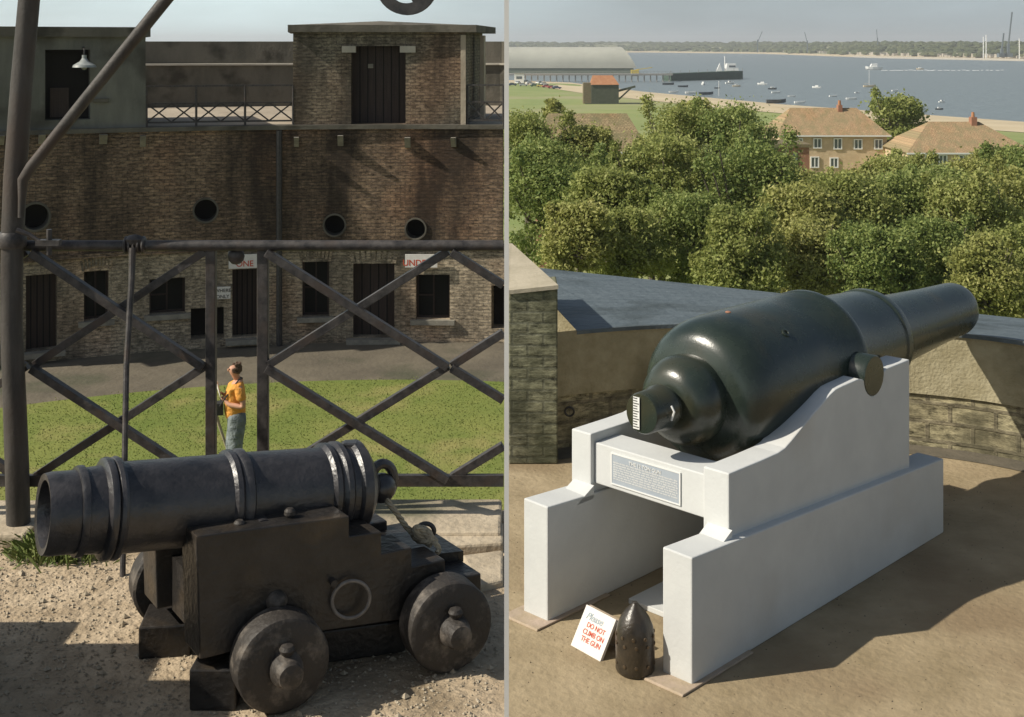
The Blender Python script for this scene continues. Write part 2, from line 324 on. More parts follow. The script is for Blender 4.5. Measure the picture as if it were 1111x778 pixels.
def grid(xs,ys,zf,name,m,dz=0):
    b=MB(); nx=len(xs)
    b.v=[V3((x,y,zf(x,y)+dz)) for y in ys for x in xs]
    b.f=[(j*nx+i,j*nx+i+1,(j+1)*nx+i+1,(j+1)*nx+i) for j in range(len(ys)-1) for i in range(nx-1)]
    return b.build(name,m,smooth=True,ang=80)
xs=[-400+i*12 for i in range(76)]; ys=[20,26,32,40,50,60,75,90,105,120,140,160,180]+[200+i*14 for i in range(75)]
tag(grid(xs,ys,landz,'ground',M['meadow']),kind='structure')
# beach strip along the shoreline
b=MB(); P_=[]
bx=[0,16,32,45,58,76,95,116,137,180,240,300]
for x in bx:
    y=shoreY(x); P_.append((x,y+6)); 
for (x,y),(x2,y2) in zip(P_,P_[1:]):
    q=[]
    for (a_,c_) in ((x,y),(x2,y2)):
        for off in (0,14,30,52):
            q.append(V3((a_-off*.55,c_-off*1.0,max(ZS-.1,landz(a_-off*.55,c_-off))+.12)))
    for k in range(3): b.poly([q[k],q[4+k],q[5+k],q[k+1]])
tag(b.build('beach',M['sand']),kind='structure')
# far shore
def farline(px):
    pts=[(400,57.5),(700,57),(830,58.5),(900,61),(960,63),(1111,66),(1300,68)]
    for (a,c),(a2,c2) in zip(pts,pts[1:]):
        if a<=px<=a2: return c+(c2-c)*(px-a)/(a2-a)
fs=MB(); fb=MB(); prev=None
for px in range(400,1300,10):
    p=G(px,farline(px),ZS); row=[]
    for k,(dy,z) in enumerate(((0,ZS),(25,ZS+1.2),(90,ZS+3),(400,ZS+14),(1100,ZS+24),(5000,ZS+26))):
        s=1+dy/p.y; row.append(V3((p.x*s,p.y+dy,z+(3*math.sin(px*.021)+2*math.sin(px*.05) if k>2 else 0))))
    if prev:
        for k in range(5): (fb if k<2 else fs).poly([prev[k],row[k],row[k+1],prev[k+1]])
    prev=row
tag(fs.build('far_hills',M['hill'],smooth=True),kind='structure'); tag(fb.build('far_beach',M['sand']),kind='structure')

# ============================================================ LARGE STRUCTURE : FORT SIDE
KL=.865; ZD=-2.2*KL; ZC=-7.0; ZR=-3.2
YE=5.92*KL
b=MB(); b.prism([(SEAM(-3),-3,ZD),(SEAM(YE),YE,ZD),(-14,YE,ZD),(-14,-3,ZD)],(0,0,-.45)); tag(b.build('gravel_terrace',M['gravel']),kind='structure')
b=MB(); b.prism([(SEAM(-3),-3,ZD-.45),(SEAM(YE),YE-.02,ZD-.45),(-14,YE-.02,ZD-.45),(-14,-3,ZD-.45)],(0,0,ZC-ZD+.3))
b.build('terrace_wall',M['dark_conc']); tag(bpy.data.objects['terrace_wall'],kind='structure')
# added stepped wall, unseen past the left edge, shaped to shade the gravel
b=MB(); xw=-2.02
for y0,y1,h in ((-1,3.45,1.02),(3.45,3.75,.78),(3.75,3.98,.5)): b.box((xw-.3,y0,ZD-.01),(xw,y1,ZD+h))
tag(b.build('added_shade_wall',M['dark_conc']),kind='structure')
# circular court
Rw=18.0; YF=29.1; dd=V3((-.2077,1,0)).normalized(); CC=V3((-.2077*YF,YF,0))-dd*Rw; tt=V3((dd.y,-dd.x,0))
def P(u,z,d=0):
    th=u/Rw; q=CC+(dd*math.cos(th)+tt*math.sin(th))*(Rw+d); return V3((q.x,q.y,z))
def UZ(px,py,d=0):
    r=V3(((px-CX)/F,1,0)); R=Rw+d
    A=r.dot(r); B=-2*r.dot(CC); C_=CC.dot(CC)-R*R; s=(-B+math.sqrt(B*B-4*A*C_))/(2*A)
    q=r*s-CC; u=math.atan2(q.dot(tt),q.dot(dd))*Rw
    return u,-(py-HY)/F*s,s
US=UZ(546.5,300)[0]; U0=UZ(-60,300)[0]
def clipx(pts): return pts
# courtyard floor: paving ring and lawn, cut at the seam
def disc(r0,r1,z0,z1,m,name,kind,n=160):
    b=MB(); ring=[]
    for k in range(n+1):
        an=2*math.pi*k/n; c,s_=math.cos(an),math.sin(an); row=[]
        for j in range(9):
            r=r0+(r1-r0)*j/8; x=CC.x+c*r; y=CC.y+s_*r
            row.append(V3((x,y,z0+(z1-z0)*j/8)))
        ring.append(row)
    for a,c in zip(ring,ring[1:]):
        for j in range(8):
            q=[a[j],a[j+1],c[j+1],c[j]]
            if all(p.x>SEAM(p.y)-.0 for p in q) : continue
            q=[V3((min(p.x,SEAM(p.y)),p.y,p.z)) for p in q]
            if all(p.y<YE-.5 for p in q): continue
            b.poly(q)
    return tag(b.build(name,m),kind=kind)
RL=14.5
disc(RL-.05,Rw+1,ZC-.004,ZC,M['pave'],'courtyard_paving','structure')
disc(0,RL,ZC+.05,ZC+.05,M['grass'],'lawn','structure')
def blades(name,m,n,fn,h0,h1,w,label,cat):
    rg=np.random.default_rng(4); p=fn(rg,n); n=len(p); h=(h0+(h1-h0)*rg.random(n)**2)[:,None]; d=rg.normal(size=(n,2)); d/=np.linalg.norm(d,axis=1)[:,None]
    dv=np.concatenate([d*w,np.zeros((n,1))],1); lean=np.concatenate([rg.normal(size=(n,2))*.35,np.ones((n,1))],1)*h
    v=np.stack([p-dv,p+dv,p+lean],1).reshape(-1,3); me=bpy.data.meshes.new(name); me.from_pydata([],[],[]); me.vertices.add(3*n); org=np.array([p[:,0].mean(),p[:,1].mean(),p[:,2].min()])
    me.vertices.foreach_set('co',(v-org).ravel().astype(np.float32)); me.loops.add(3*n); me.loops.foreach_set('vertex_index',np.arange(3*n,dtype=np.int32)); me.polygons.add(n); me.polygons.foreach_set('loop_start',np.arange(0,3*n,3,dtype=np.int32)); me.update(calc_edges=True)
    me.materials.append(m); o=bpy.data.objects.new(name,me); sc.collection.objects.link(o); o.location=org; return tag(o,label,cat,kind='stuff')
def lawnpts(rg,n):
    a=rg.random(n)*2*math.pi; r=(RL+.12*np.sin(a*37)+.1*np.sin(a*91)+.1*rg.normal(size=n))*np.sqrt(rg.random(n)); x=CC.x+np.cos(a)*r; y=CC.y+np.sin(a)*r
    k=(x<-.0046*y-.05)&(y>10.5)&(x>-.43*y-1); return np.stack([x,y,np.full(n,ZC+.05)],1)[k]
blades('lawn_blades',M['grass'],300000,lawnpts,.006,.028,.012,'short uneven grass blades over the round courtyard lawn','grass')
# ---- the fort range across the court
fort=thing('fort_range',P(0,ZC),'curved two storey brick fort range across the courtyard with round holes and dark doorways','fort')
ZT=UZ(273,137)[1]          # roof terrace level
ZM=UZ(273,268)[1]          # change from pale lower to dark upper brickwork
def opening(x0,y0,x1,y1,d=0):
    u0,_,s0=UZ(x0,y0,d); u1,_,s1=UZ(x1,y0,d); s=(s0+s1)/2
    return [u0,u1,-(y1-HY)/F*s,-(y0-HY)/F*s]
def facade(name,m,u0,u1,z0,z1,ops,parent,dep=.45,d0=0,seg=.5):
    us={u0,u1}; zs={z0,z1}
    for o in ops: us|={o[0],o[1]}; zs|={o[2],o[3]}
    k=u0
    while k<u1: us.add(k); k+=seg
    us=sorted(us); zs=sorted(z for z in zs if z0<=z<=z1); b=MB(); b.uv=[]
    def add(pts,uvs): b.poly(pts); b.uv+=uvs
    for a,c in zip(us,us[1:]):
        if c-a<1e-6: continue
        for e,g in zip(zs,zs[1:]):
            um,zm=(a+c)/2,(e+g)/2
            if any(o[0]<um<o[1] and o[2]<zm<o[3] for o in ops): continue
            add([P(a,e,d0),P(c,e,d0),P(c,g,d0),P(a,g,d0)],[(a,e),(c,e),(c,g),(a,g)])
    for o in ops:
        a,c,e,g=o[:4]; D=d0+dep
        add([P(a,e,d0),P(a,g,d0),P(a,g,D),P(a,e,D)],[(a,e),(a,g),(a+dep,g),(a+dep,e)])
        add([P(c,e,d0),P(c,e,D),P(c,g,D),P(c,g,d0)],[(c,e),(c+dep,e),(c+dep,g),(c,g)])
        add([P(a,g,d0),P(c,g,d0),P(c,g,D),P(a,g,D)],[(a,g),(c,g),(c,g+dep),(a,g+dep)])
        add([P(a,e,d0),P(a,e,D),P(c,e,D),P(c,e,d0)],[(a,e),(a,e+dep),(c,e+dep),(c,e)])
    return b.build(name,m,parent)
LO=[('door',28,298,62,380),('window',91,294,118,348),('window',162,302,201,341),('opening',207,334,243,368),('door',252,292,279,366),
    ('window',328,284,357,344),('door',383,286,428,366),('window',451,298,488,347),('opening',533,310,560,357)]
ops=[opening(*q[1:]) for q in LO]
facade('lower_wall',M['brick_low'],U0,US,ZC-.1,ZM,ops,fort,.5)
HO=[(38,235,14),(223,228,12),(363,244,11),(451,248,10.5)]
hops=[opening(x-r-3,y-r-3,x+r+3,y+r+3) for x,y,r in HO]
facade('upper_wall',M['brick_up'],U0,US,ZM,ZT,hops,fort,.02,d0=-.06)
bb=MB()
for k in range(int((US-U0)/.5)+1):   # offset course between the two storeys
    a=U0+k*.5; c=min(US,a+.5)
    bb.hexa([P(a,ZM-.06,-.10),P(c,ZM-.06,-.10),P(c,ZM-.06,.1),P(a,ZM-.06,.1),P(a,ZM+.03,-.10),P(c,ZM+.03,-.10),P(c,ZM+.03,.1),P(a,ZM+.03,.1)])
bb.build('string_course',M['brick_up'],fort,uv=lambda p:(p.x,p.z))
for (k,x0,y0,x1,y1),o in zip(LO,ops):
    a,c,e,g=o
    if k=='opening':
        MB().poly([P(a,e,.5),P(c,e,.5),P(c,g,.5),P(a,g,.5)]).build('opening',M['void'],fort)
    elif k=='door':
        d_=MB().hexa([P(a,e,.3),P(c,e,.3),P(c,e,.36),P(a,e,.36),P(a,g,.3),P(c,g,.3),P(c,g,.36),P(a,g,.36)]).build('door',M['door'],fort)
        n=5; q=MB()
        for i in range(1,n):
            u=a+(c-a)*i/n; q.hexa([P(u-.015,e,.285),P(u+.015,e,.285),P(u+.015,e,.299),P(u-.015,e,.299),P(u-.015,g,.285),P(u+.015,g,.285),P(u+.015,g,.299),P(u-.015,g,.299)])
        q.build('batten',M['void'],d_)
        MB().hexa([P(a-.15,e-.12,-.25),P(c+.15,e-.12,-.25),P(c+.15,e-.12,.1),P(a-.15,e-.12,.1),P(a-.15,e-.01,-.25),P(c+.15,e-.01,-.25),P(c+.15,e-.01,.1),P(a-.15,e-.01,.1)]).build('doorstep',M['lintel'],fort)
    else:
        w=MB().poly([P(a,e,.32),P(c,e,.32),P(c,g,.32),P(a,g,.32)]).build('window',M['glass'],fort)
        q=MB()
        for (ua,ub,za,zb) in ((a,a+.05,e,g),(c-.05,c,e,g),(a+.05,c-.05,g-.05,g),(a+.05,c-.05,e,e+.05),((a+c)/2-.018,(a+c)/2+.018,e+.05,g-.05),(a+.05,(a+c)/2-.018,(e+g)/2-.018,(e+g)/2+.018)):
            q.hexa([P(ua,za,.27),P(ub,za,.27),P(ub,za,.31),P(ua,za,.31),P(ua,zb,.27),P(ub,zb,.27),P(ub,zb,.31),P(ua,zb,.31)])
        q.build('frame',M['door'],w)
        MB().hexa([P(a-.12,e-.11,-.10),P(c+.12,e-.11,-.10),P(c+.12,e-.11,.06),P(a-.12,e-.11,.06),P(a-.12,e+.003,-.10),P(c+.12,e+.003,-.10),P(c+.12,e+.003,.06),P(a-.12,e+.003,.06)]).build('sill',M['lintel'],fort)
    if (x0,k) in ((91,'window'),(328,'window'),(383,'door')):    # brick-on-edge arches
        q=MB(); n=9
        for i in range(n):
            u=a-.05+(c-a+.1)*(i+.5)/n; t=(i+.5)/n*2-1; zz=g+.02+(.13*(1-t*t)); w2=(c-a)/n*.42; sk=t*.05
            q.hexa([P(u-w2,zz-.04,-.02),P(u+w2,zz-.04,-.02),P(u+w2,zz-.04,.05),P(u-w2,zz-.04,.05),P(u-w2+sk,zz+.19,-.02),P(u+w2+sk,zz+.19,-.02),P(u+w2+sk,zz+.19,.05),P(u-w2+sk,zz+.19,.05)])
        q.build('arch',M['brick_low'],fort,uv=lambda p:(p.x*.9,p.z*1.1))
# round gun-port holes
for (x,y,r),o in zip(HO,hops):
    uc=(o[0]+o[1])/2; zc=(o[2]+o[3])/2; hw=(o[1]-o[0])/2; hh=(o[3]-o[2])/2; rr=r/F*UZ(x,y)[2]; n=32
    ring=MB(); tun=MB(); ring.uv=[]
    def sqp(an):
        c,s_=math.cos(an),math.sin(an); k=min(hw/max(abs(c),1e-6),hh/max(abs(s_),1e-6)); return uc+c*k,zc+s_*k
    ans=sorted([2*math.pi*k/n for k in range(n)]+[math.atan2(hh*j,hw*i)%(2*math.pi) for i in(1,-1) for j in (1,-1)])
    ans=sorted(set(round(a,6) for a in ans))
    for a,c in zip(ans,ans[1:]+[ans[0]+2*math.pi]):
        s0,s1=sqp(a),sqp(c); c0=(uc+math.cos(a)*rr,zc+math.sin(a)*rr); c1=(uc+math.cos(c)*rr,zc+math.sin(c)*rr)
        m0=(uc+math.cos(a)*rr*1.16,zc+math.sin(a)*rr*1.16); m1=(uc+math.cos(c)*rr*1.16,zc+math.sin(c)*rr*1.16)
        ring.poly([P(*s0,-.06),P(*s1,-.06),P(*m1,-.06),P(*m0,-.06)]); ring.uv+=[s0,s1,m1,m0]
        tun.poly([P(*m0,-.06),P(*m1,-.06),P(*m1,-.10),P(*m0,-.10)]); tun.poly([P(*m0,-.10),P(*m1,-.10),P(*c1,-.10),P(*c0,-.10)]); tun.poly([P(*c0,-.10),P(*c1,-.10),P(*c1,.35),P(*c0,.35)])
    ring.build('hole_surround',M['brick_up'],fort); tun.build('round_hole',M['dark_conc'],fort)
    MB().poly([P(uc+math.cos(a)*rr,zc+math.sin(a)*rr,.35) for a in ans]).build('hole_back',M['void'],fort)
# roof terrace, back parapet
def arcslab(b,u0,u1,z0,z1,d0,d1,seg=.6):
    n=max(1,int((u1-u0)/seg)); 
    for k in range(n):
        a=u0+(u1-u0)*k/n; c=u0+(u1-u0)*(k+1)/n
        b.hexa([P(a,z0,d0),P(c,z0,d0),P(c,z0,d1),P(a,z0,d1),P(a,z1,d0),P(c,z1,d0),P(c,z1,d1),P(a,z1,d1)])
    return b
def seamclip(b):
    for p in b.v:
        if p.x>SEAM(p.y)-.01: p.x=SEAM(p.y)-.01
    return b
US2=US+.35
seamclip(arcslab(MB(),U0,US,ZT-.08,ZT+.02,-.14,.3)).build('coping',M['dark_conc'],fort)
seamclip(arcslab(MB(),U0-2,US2,ZT-.1,ZT+.0,.3,11)).build('roof_terrace',M['terreplein'],fort)
zl=UZ(240,71,9.5)[1]; zt2=UZ(240,45,10.2)[1]
seamclip(arcslab(MB(),U0-2,US2,ZT,zl,9.5,10.2)).build('rear_parapet',M['dark_conc'],fort)
seamclip(arcslab(MB(),U0-2,US2,zl,zl+.05,9.4,10.2)).build('ledge',M['ledge'],fort)
seamclip(arcslab(MB(),U0-2,US2,zl+.05,zt2,10.2,11.4)).build('rear_bank',M['dark_conc'],fort)
# rooftop blocks
def block(name,x0,x1,y0,m,dep,label_,door,parent):
    u0=UZ(x0,100)[0]; u1=UZ(x1,100)[0]; z1=UZ((x0+x1)/2 if x0>0 else 100,y0)[1]
    o=opening(*door)
    facade('block_wall',m,u0,u1,ZT+.02,z1,[[o[0],o[1],max(o[2],ZT+.03),o[3]]],parent,.5)
    q=MB()
    q.poly([P(u1,ZT+.02,0),P(u1,ZT+.02,dep),P(u1,z1,dep),P(u1,z1,0)]); q.poly([P(u0,ZT+.02,0),P(u0,z1,0),P(u0,z1,dep),P(u0,ZT+.02,dep)]); q.poly([P(u0,ZT+.02,dep),P(u0,z1,dep),P(u1,z1,dep),P(u1,ZT+.02,dep)])
    seamclip(q).build('block_side',m,parent,uv=lambda p:(p.y,p.z))
    return u0,u1,z1,o
u0,u1,z1,o=block('x',318,505,35,M['brick_roof'],4.2,'',(381,50,440,135),fort)
s=seamclip(arcslab(MB(),u0-.12,u1+.28,z1,z1+.17,-.2,4.3)); s.build('block_roof',M['dark_conc'],fort)
q=MB(); n=8
for k in range(n):
    a=u0+(u1-u0)*k/n; c=u0+(u1-u0)*(k+1)/n; f=lambda t:.09*(1-abs(2*t-1))
    q.hexa([P(a,z1+.171,0),P(c,z1+.171,0),P(c,z1+.171,4),P(a,z1+.171,4),P(a,z1+.18+f(k/n),.4),P(c,z1+.18+f((k+1)/n),.4),P(c,z1+.18+f((k+1)/n),3.6),P(a,z1+.18+f(k/n),3.6)])
q.build('roof_hump',M['dark_conc'],fort)
d_=MB().poly([P(o[0],o[2],.45),P(o[1],o[2],.45),P(o[1],o[3],.45),P(o[0],o[3],.45)]).build('block_door',M['door'],fort)
q=MB()
for i in range(1,7):
    u=o[0]+(o[1]-o[0])*i/7; q.hexa([P(u-.012,o[2],.43),P(u+.012,o[2],.43),P(u+.012,o[2],.449),P(u-.012,o[2],.449),P(u-.012,o[3],.43),P(u+.012,o[3],.43),P(u+.012,o[3],.449),P(u-.012,o[3],.449)])
q.build('board_joint',M['void'],d_)
um,zm,_=UZ(401,72); MB().hexa([P(um-.06,zm-.05,.41),P(um+.06,zm-.05,.41),P(um+.06,zm-.05,.43),P(um-.06,zm-.05,.43),P(um-.06,zm+.05,.41),P(um+.06,zm+.05,.41),P(um+.06,zm+.05,.43),P(um-.06,zm+.05,.43)]).build('notice',M['lintel'],d_)
for (x0,x1) in ((371,386),(434,451)):
    a=opening(x0,50,x1,57); arcslab(MB(),a[0],a[1],a[2],a[3],-.06,.2).build('lintel_end',M['ledge'],fort)
# pale door jambs at the block's right corner
a=opening(500,38,505.5,136); arcslab(MB(),a[0],a[1],ZT+.02,a[3],-.05,-.003).build('corner_pilaster',M['terreplein'],fort)
a=opening(513,38,517,136); seamclip(arcslab(MB(),a[0],a[1],ZT+.02,a[3],1.6,2.0)).build('rear_pilaster',M['terreplein'],fort)
u0,u1,z1,o=block('x',-60,158,40,M['plaster'],4.2,'',(49,54,98,130),fort)
arcslab(MB(),u0-.12,u1+.1,z1,z1+.22,-.16,4.3).build('block_roof',M['dark_conc'],fort)
MB().poly([P(o[0],o[2],.45),P(o[1],o[2],.45),P(o[1],o[3],.45),P(o[0],o[3],.45)]).build('block_door',M['void'],fort)
a=opening(56,96,76,128); arcslab(MB(),a[0],a[1],a[2],a[3],.3,.36).build('gate_panel',M['door'],fort)
a=opening(100,107,118,111); arcslab(MB(),a[0],a[1],a[2],a[3],-.08,-.003).build('ledge_bracket',M['dark_conc'],fort)
for x,y,w in ((0,140,10),(45,139,9),(112,138,11),(155,140,8),(322,141,7),(370,140,8),(443,141,8),(493,141,7)):
    a=opening(x-w*.42,y+5+(x%5)*.4,x+w*.34,y+17+(x%3)); 
    q=MB(); q.hexa([P(a[0],a[2],-.12),P(a[1],a[2],-.12),P(a[1],a[2],-.06),P(a[0],a[2],-.06),P(a[0],a[3]-.03,-.32),P(a[1],a[3]-.03,-.32),P(a[1],a[3]-.03,-.06),P(a[0],a[3]-.03,-.06)])
    q.build('corbel',M['lintel'],fort)
um,_,_=UZ(303,300); MB().tube([P(um,ZT-.1,-.13),P(um,ZM+.1,-.13),P(um,ZM-.1,-.13),P(um,ZC,-.13)],.07,8).build('drainpipe',M['iron'],fort)
# hanging enamel lamp in front of the left block
um,zm,_=UZ(90,66); lamp=thing('wall_lamp',P(um,zm-.1,-.35),'pale enamel shade lamp hanging before the grey rooftop doorway','lamp')
c=P(um,zm,-.35); MB().lathe(c+V3((0,0,-.14)),(0,0,1),[(0,.26),(.05,.24),(.13,.10),(.2,.05),(.27,.05)],20).build('lamp_shade',M['enamel'],lamp,smooth=True)
MB().tube([c+V3((0,0,.13)),c+V3((0,0,.24)),P(um,zm+.3,-.2),P(um,zm+.3,.02)],.018,6).build('lamp_arm',M['iron'],lamp)
MB().ball(c+V3((0,0,-.13)),.07,10).build('bulb',M['enamel'],lamp,smooth=True)
# signs on the fort
def wall_sign(x0,y0,x1,y1,label,lines,m,size,shift=0):
    a=opening(x0,y0,x1,y1); t=thing('wall_sign',P((a[0]+a[1])/2,a[2],-.12),label,'sign')
    arcslab(MB(),a[0],a[1],a[2],a[3],-.15,-.11,9).build('board',M['signwhite'],t)
    uc=(a[0]+a[1])/2+shift; xd=P(uc+.1,0)-P(uc-.1,0)
    for i,l in enumerate(lines):
        zz=a[3]-(a[3]-a[2])*((i+.86)/len(lines)); text(l,size,P(uc,zz,-.156),xd,(0,0,1),m,t,align='CENTER')
wall_sign(248,275,281,290,'white board reading ONE in red above the middle dark door',['ONE'],M['red'],.19,.02)
wall_sign(440,275,475,289,'white board reading UNDER in red, right of the arched door',['UNDER'],M['red'],.20,-.1)
wall_sign(233,310,250,323,'small white notice on the brickwork left of the middle door',['WHERE','ONLY'],M['black'],.11)
# rooftop railings
def roof_rail(x0,x1,label,npan):
    u0=UZ(x0,100)[0]; u1=UZ(x1,100)[0]; zt=UZ(240,93)[1]; zb=ZT+.12; t=thing('roof_railing',P((u0+u1)/2,ZT,0),label,'railing','lattice railings on the fort roof')
    n=npan
    arcslab(MB(),u0,u1,zt-.02,zt+.02,.0,.04,.8).build('top_rail',M['railing'],t); arcslab(MB(),u0,u1,zb-.02,zb+.02,.0,.04,.8).build('bottom_rail',M['railing'],t)
    zm=zb+(zt-zb)*.52; arcslab(MB(),u0,u1,zm-.015,zm+.015,.0,.03,.8).build('middle_rail',M['railing'],t)
    for k in range(n+1):
        u=u0+(u1-u0)*k/n; MB().cyl(P(u,ZT,.02),P(u,zt,.02),.028,n=8).build('post',M['railing'],t)
    for k in range(n):
        for h in range(2):
            a=u0+(u1-u0)*(k+h*.5)/n; c=a+(u1-u0)*.5/n
            MB().bar(P(a,zm,.05),P(c,zb,.05),.02,.035).build('brace',M['railing'],t); MB().bar(P(a,zb,.08),P(c,zm,.08),.02,.035).build('brace',M['railing'],t)
roof_rail(159,318,'black lattice railing on the roof between the grey and brick blocks',3)
roof_rail(507,546,'short black lattice railing on the roof at right of the brick block',1)

# ============================================================ RAILING BEFORE THE COURT
YR=5.68*KL; LS=KL
def RP(px,py,dy=0): 
    p=W(px,py,YR); return V3((p.x,YR+dy*KL,p.z))
rail=thing('lattice_railing',(-1.1,YR,ZD),'black iron railing with crossed bars and a round top rail at the terrace edge','railing')
MB().cyl(RP(-150,266.5),RP(546.5,266.5),.024,n=20).build('top_rail',M['railing'],rail,smooth=True)
MB().bar(RP(-150,521),RP(546.5,521),.03,.05).build('bottom_rail',M['railing'],rail)
MB().bar(RP(228,270,.02),RP(228,576,.02),.045,.04,up=(0,1,0)).build('post',M['railing'],rail,bevel=.003)
MB().bar(RP(284.5,270,.02),RP(284.5,576,.02),.05,.04,up=(0,1,0)).build('post',M['railing'],rail,bevel=.003)
def brace(x0,y0,x1,y1,dy): 
    MB().bar(RP(x0,y0,dy),RP(x1,y1,dy),.040,.036,up=(0,0,1)).build('brace',M['railing'],rail,bevel=.002)
for (xa,xb) in ((36,222),(290,486),(-158,28)):
    for (ya,yb) in ((273,397),(398,519)):
        brace(xa,ya,xb,yb,-.022); brace(xb,ya,xa,yb,.020)
# half panel running out behind the white post
for (ya,yb) in ((273,397),(398,519)):
    k=(546-490)/196.; brace(490,ya,546,ya+(yb-ya)*k,-.016); brace(490,yb,546,yb-(yb-ya)*k,.012)
for px,py in ((128,335),(388,335),(128,458),(388,458)):
    MB().cyl(RP(px,py,-.04),RP(px,py,.03),.012,n=10).build('rivet',M['railing'],rail)
# bound knot and the thin raking stay
st=thing('railing_stay',G(133,626,ZD),'thin round iron stay leaning from the gravel up to the top rail','stay')
MB().tube([G(133,626,ZD)+V3((0,0,-.02)),W(137,400,5.5*KL),W(143,300,5.62*KL),RP(146,268,-.03)],[.012,.013,.014,.017],10).build('stay_rod',M['railing'],st,smooth=True)
q=MB(); c=RP(147,266)
for i in range(5): q.lathe(c+V3(((i-2)*.017-.01,0,0)),(1,0,0),[(0,.030),(.006,.040),(.013,.040),(.018,.030)],14,jit=.05)
q.ball(c+V3((0,-.01,.018)),.03,10,(1.5,1,1),.06); q.build('lashing',M['railing'],st,smooth=True)
MB().ball(RP(254.5,279,.03),.040,12,(1,.7,1)).build('latch_knob',M['railing'],rail,smooth=True)
# hoist post with strut, jib and pulley
hp=thing('hoist_post',(W(27,575,YR-.06).x,YR-.06,ZD),'weathered round hoist post with slanting strut at left end of the railing','hoist')
ya=YR-.06
def HP(px,py,dy=0): p=W(px,py,YR); return V3((p.x,ya+dy*KL,p.z))
MB().tube([HP(27,578),HP(25,500),HP(22,420),HP(19,350),HP(20,262)],[.052,.052,.050,.048,.048],18).build('lower_post',M['post'],hp,smooth=True)
MB().tube([HP(20,262),HP(23,190),HP(30,90),HP(38,0),HP(44,-70)],[.050,.050,.048,.047,.045],18).build('upper_post',M['post'],hp,smooth=True)
MB().tube([HP(34,232,-.05),HP(35,212,-.05),HP(36,192,-.05),HP(45,178,-.05),HP(190,-2,-.05),HP(245,-70,-.05)],[.014,.017,.024,.026,.029,.029],12).build('strut',M['post'],hp,smooth=True)
MB().tube([HP(30,-70,-.0),HP(470,-74,-.0)],.035,12).build('jib',M['post'],hp,smooth=True)
q=MB(); q.lathe(HP(20,256)+V3((0,0,-.035)),(0,0,1),[(0,.056),(.01,.062),(.055,.062),(.07,.053)],20)
q.tube([HP(30,245,-.06),HP(42,250,-.05),HP(54,258,-.045),HP(72,258,-.045)],[.012,.011,.009,.009],8); q.build('clamp_strap',M['railing'],hp,smooth=True)
MB().hexa([HP(50,262,-.06),HP(75,262,-.06),HP(75,262,-.02),HP(50,262,-.02),HP(50,256,-.06),HP(75,256,-.06),HP(75,256,-.02),HP(50,256,-.02)]).build('clamp_plate',M['railing'],hp)
MB().cyl(HP(63,272,-.04),HP(63,245,-.04),.013,n=8).build('clamp_bolt',M['railing'],hp)
q=MB(); c=HP(443,-16); wr=38/F*YR
q.lathe(c+V3((0,-.035,0)),(0,1,0),[(0,wr),(.02,wr*.9),(.05,wr*.9),(.07,wr),(.07,wr*.62),(0,wr*.62),(0,wr)],36,caps=False)
q.lathe(c+V3((0,-.04,0)),(0,1,0),[(0,wr*.2),(.08,wr*.2)],16)
for k in range(4):
    an=k*math.pi/2+.5; q.bar(c,c+V3((math.cos(an)*wr*.7,0,math.sin(an)*wr*.7)),.03,.03,up=(0,1,0))
q.build('pulley_wheel',M['iron'],hp,smooth=True)
MB().bar(c,HP(443,-74),.03,.02,up=(0,1,0)).build('pulley_hanger',M['iron'],hp)

# white post standing between the two grounds
LS=1.0
YW=3.35
wp=thing('white_post',(SEAM(YW),YW,ZD),'tall slim white post standing between the gravel terrace and the sandy gun deck','post')
MB().box((-5.9/F*YW-.0062,YW-.01,ZD),(-5.9/F*YW+.0062,YW+.02,.17)).build('shaft',M['whitestrip'],wp)
MB().box((-5.9/F*YW-.03,YW-.03,ZD),(-5.9/F*YW+.03,YW+.04,ZD+.012)).build('foot_plate',M['whitestrip'],wp)

# kerb stones along the terrace edge
x=-3.2; KS=[]
while x<SEAM(YE)-.02:
    w=random.uniform(.55,.8); x2=min(x+w,SEAM(YE)-.012)
    if x2-x<.15: break
    b=MB(); h=random.uniform(.045,.06); b.box((x+.006,5.50*KL+random.uniform(-.03,.03),ZD-.02),(x2-.006,5.90*KL,ZD+h)); o=b.build('kerb_stone',M['kerb'],bevel=.012)
    pxm=(x+x2)/2/5.7*F+CX
    KS.append(o); x=x2
KN=['nearest the white post','second from the white post','third from the white post','fourth from the white post','fifth from the white post','sixth from the white post','seventh from the white post, near the hoist post','eighth from the white post, beside the hoist post','ninth from the white post','tenth from the white post','eleventh from the white post','twelfth from the white post','thirteenth from the white post','fourteenth from the white post']
for o,l in zip(KS[::-1],KN): tag(o,'worn sandstone kerb slab under the railing, '+l,'kerb stone','kerb slabs along the terrace edge')
for pts,h,l in (([(470,590),(546,580),(546,603),(482,607)],.05,'cracked flat stone slab right of the carriage, nearest the kerb row'),([(500,612),(546,606),(546,640),(520,646)],.035,'half buried stone slab behind the rear truck wheel at the white post')):
    q=[G(a,c,ZD-.01) for a,c in pts]; tag(MB().prism(q,(0,0,h)).build('stone_slab',M['kerb'],bevel=.01),l,'stone slab')

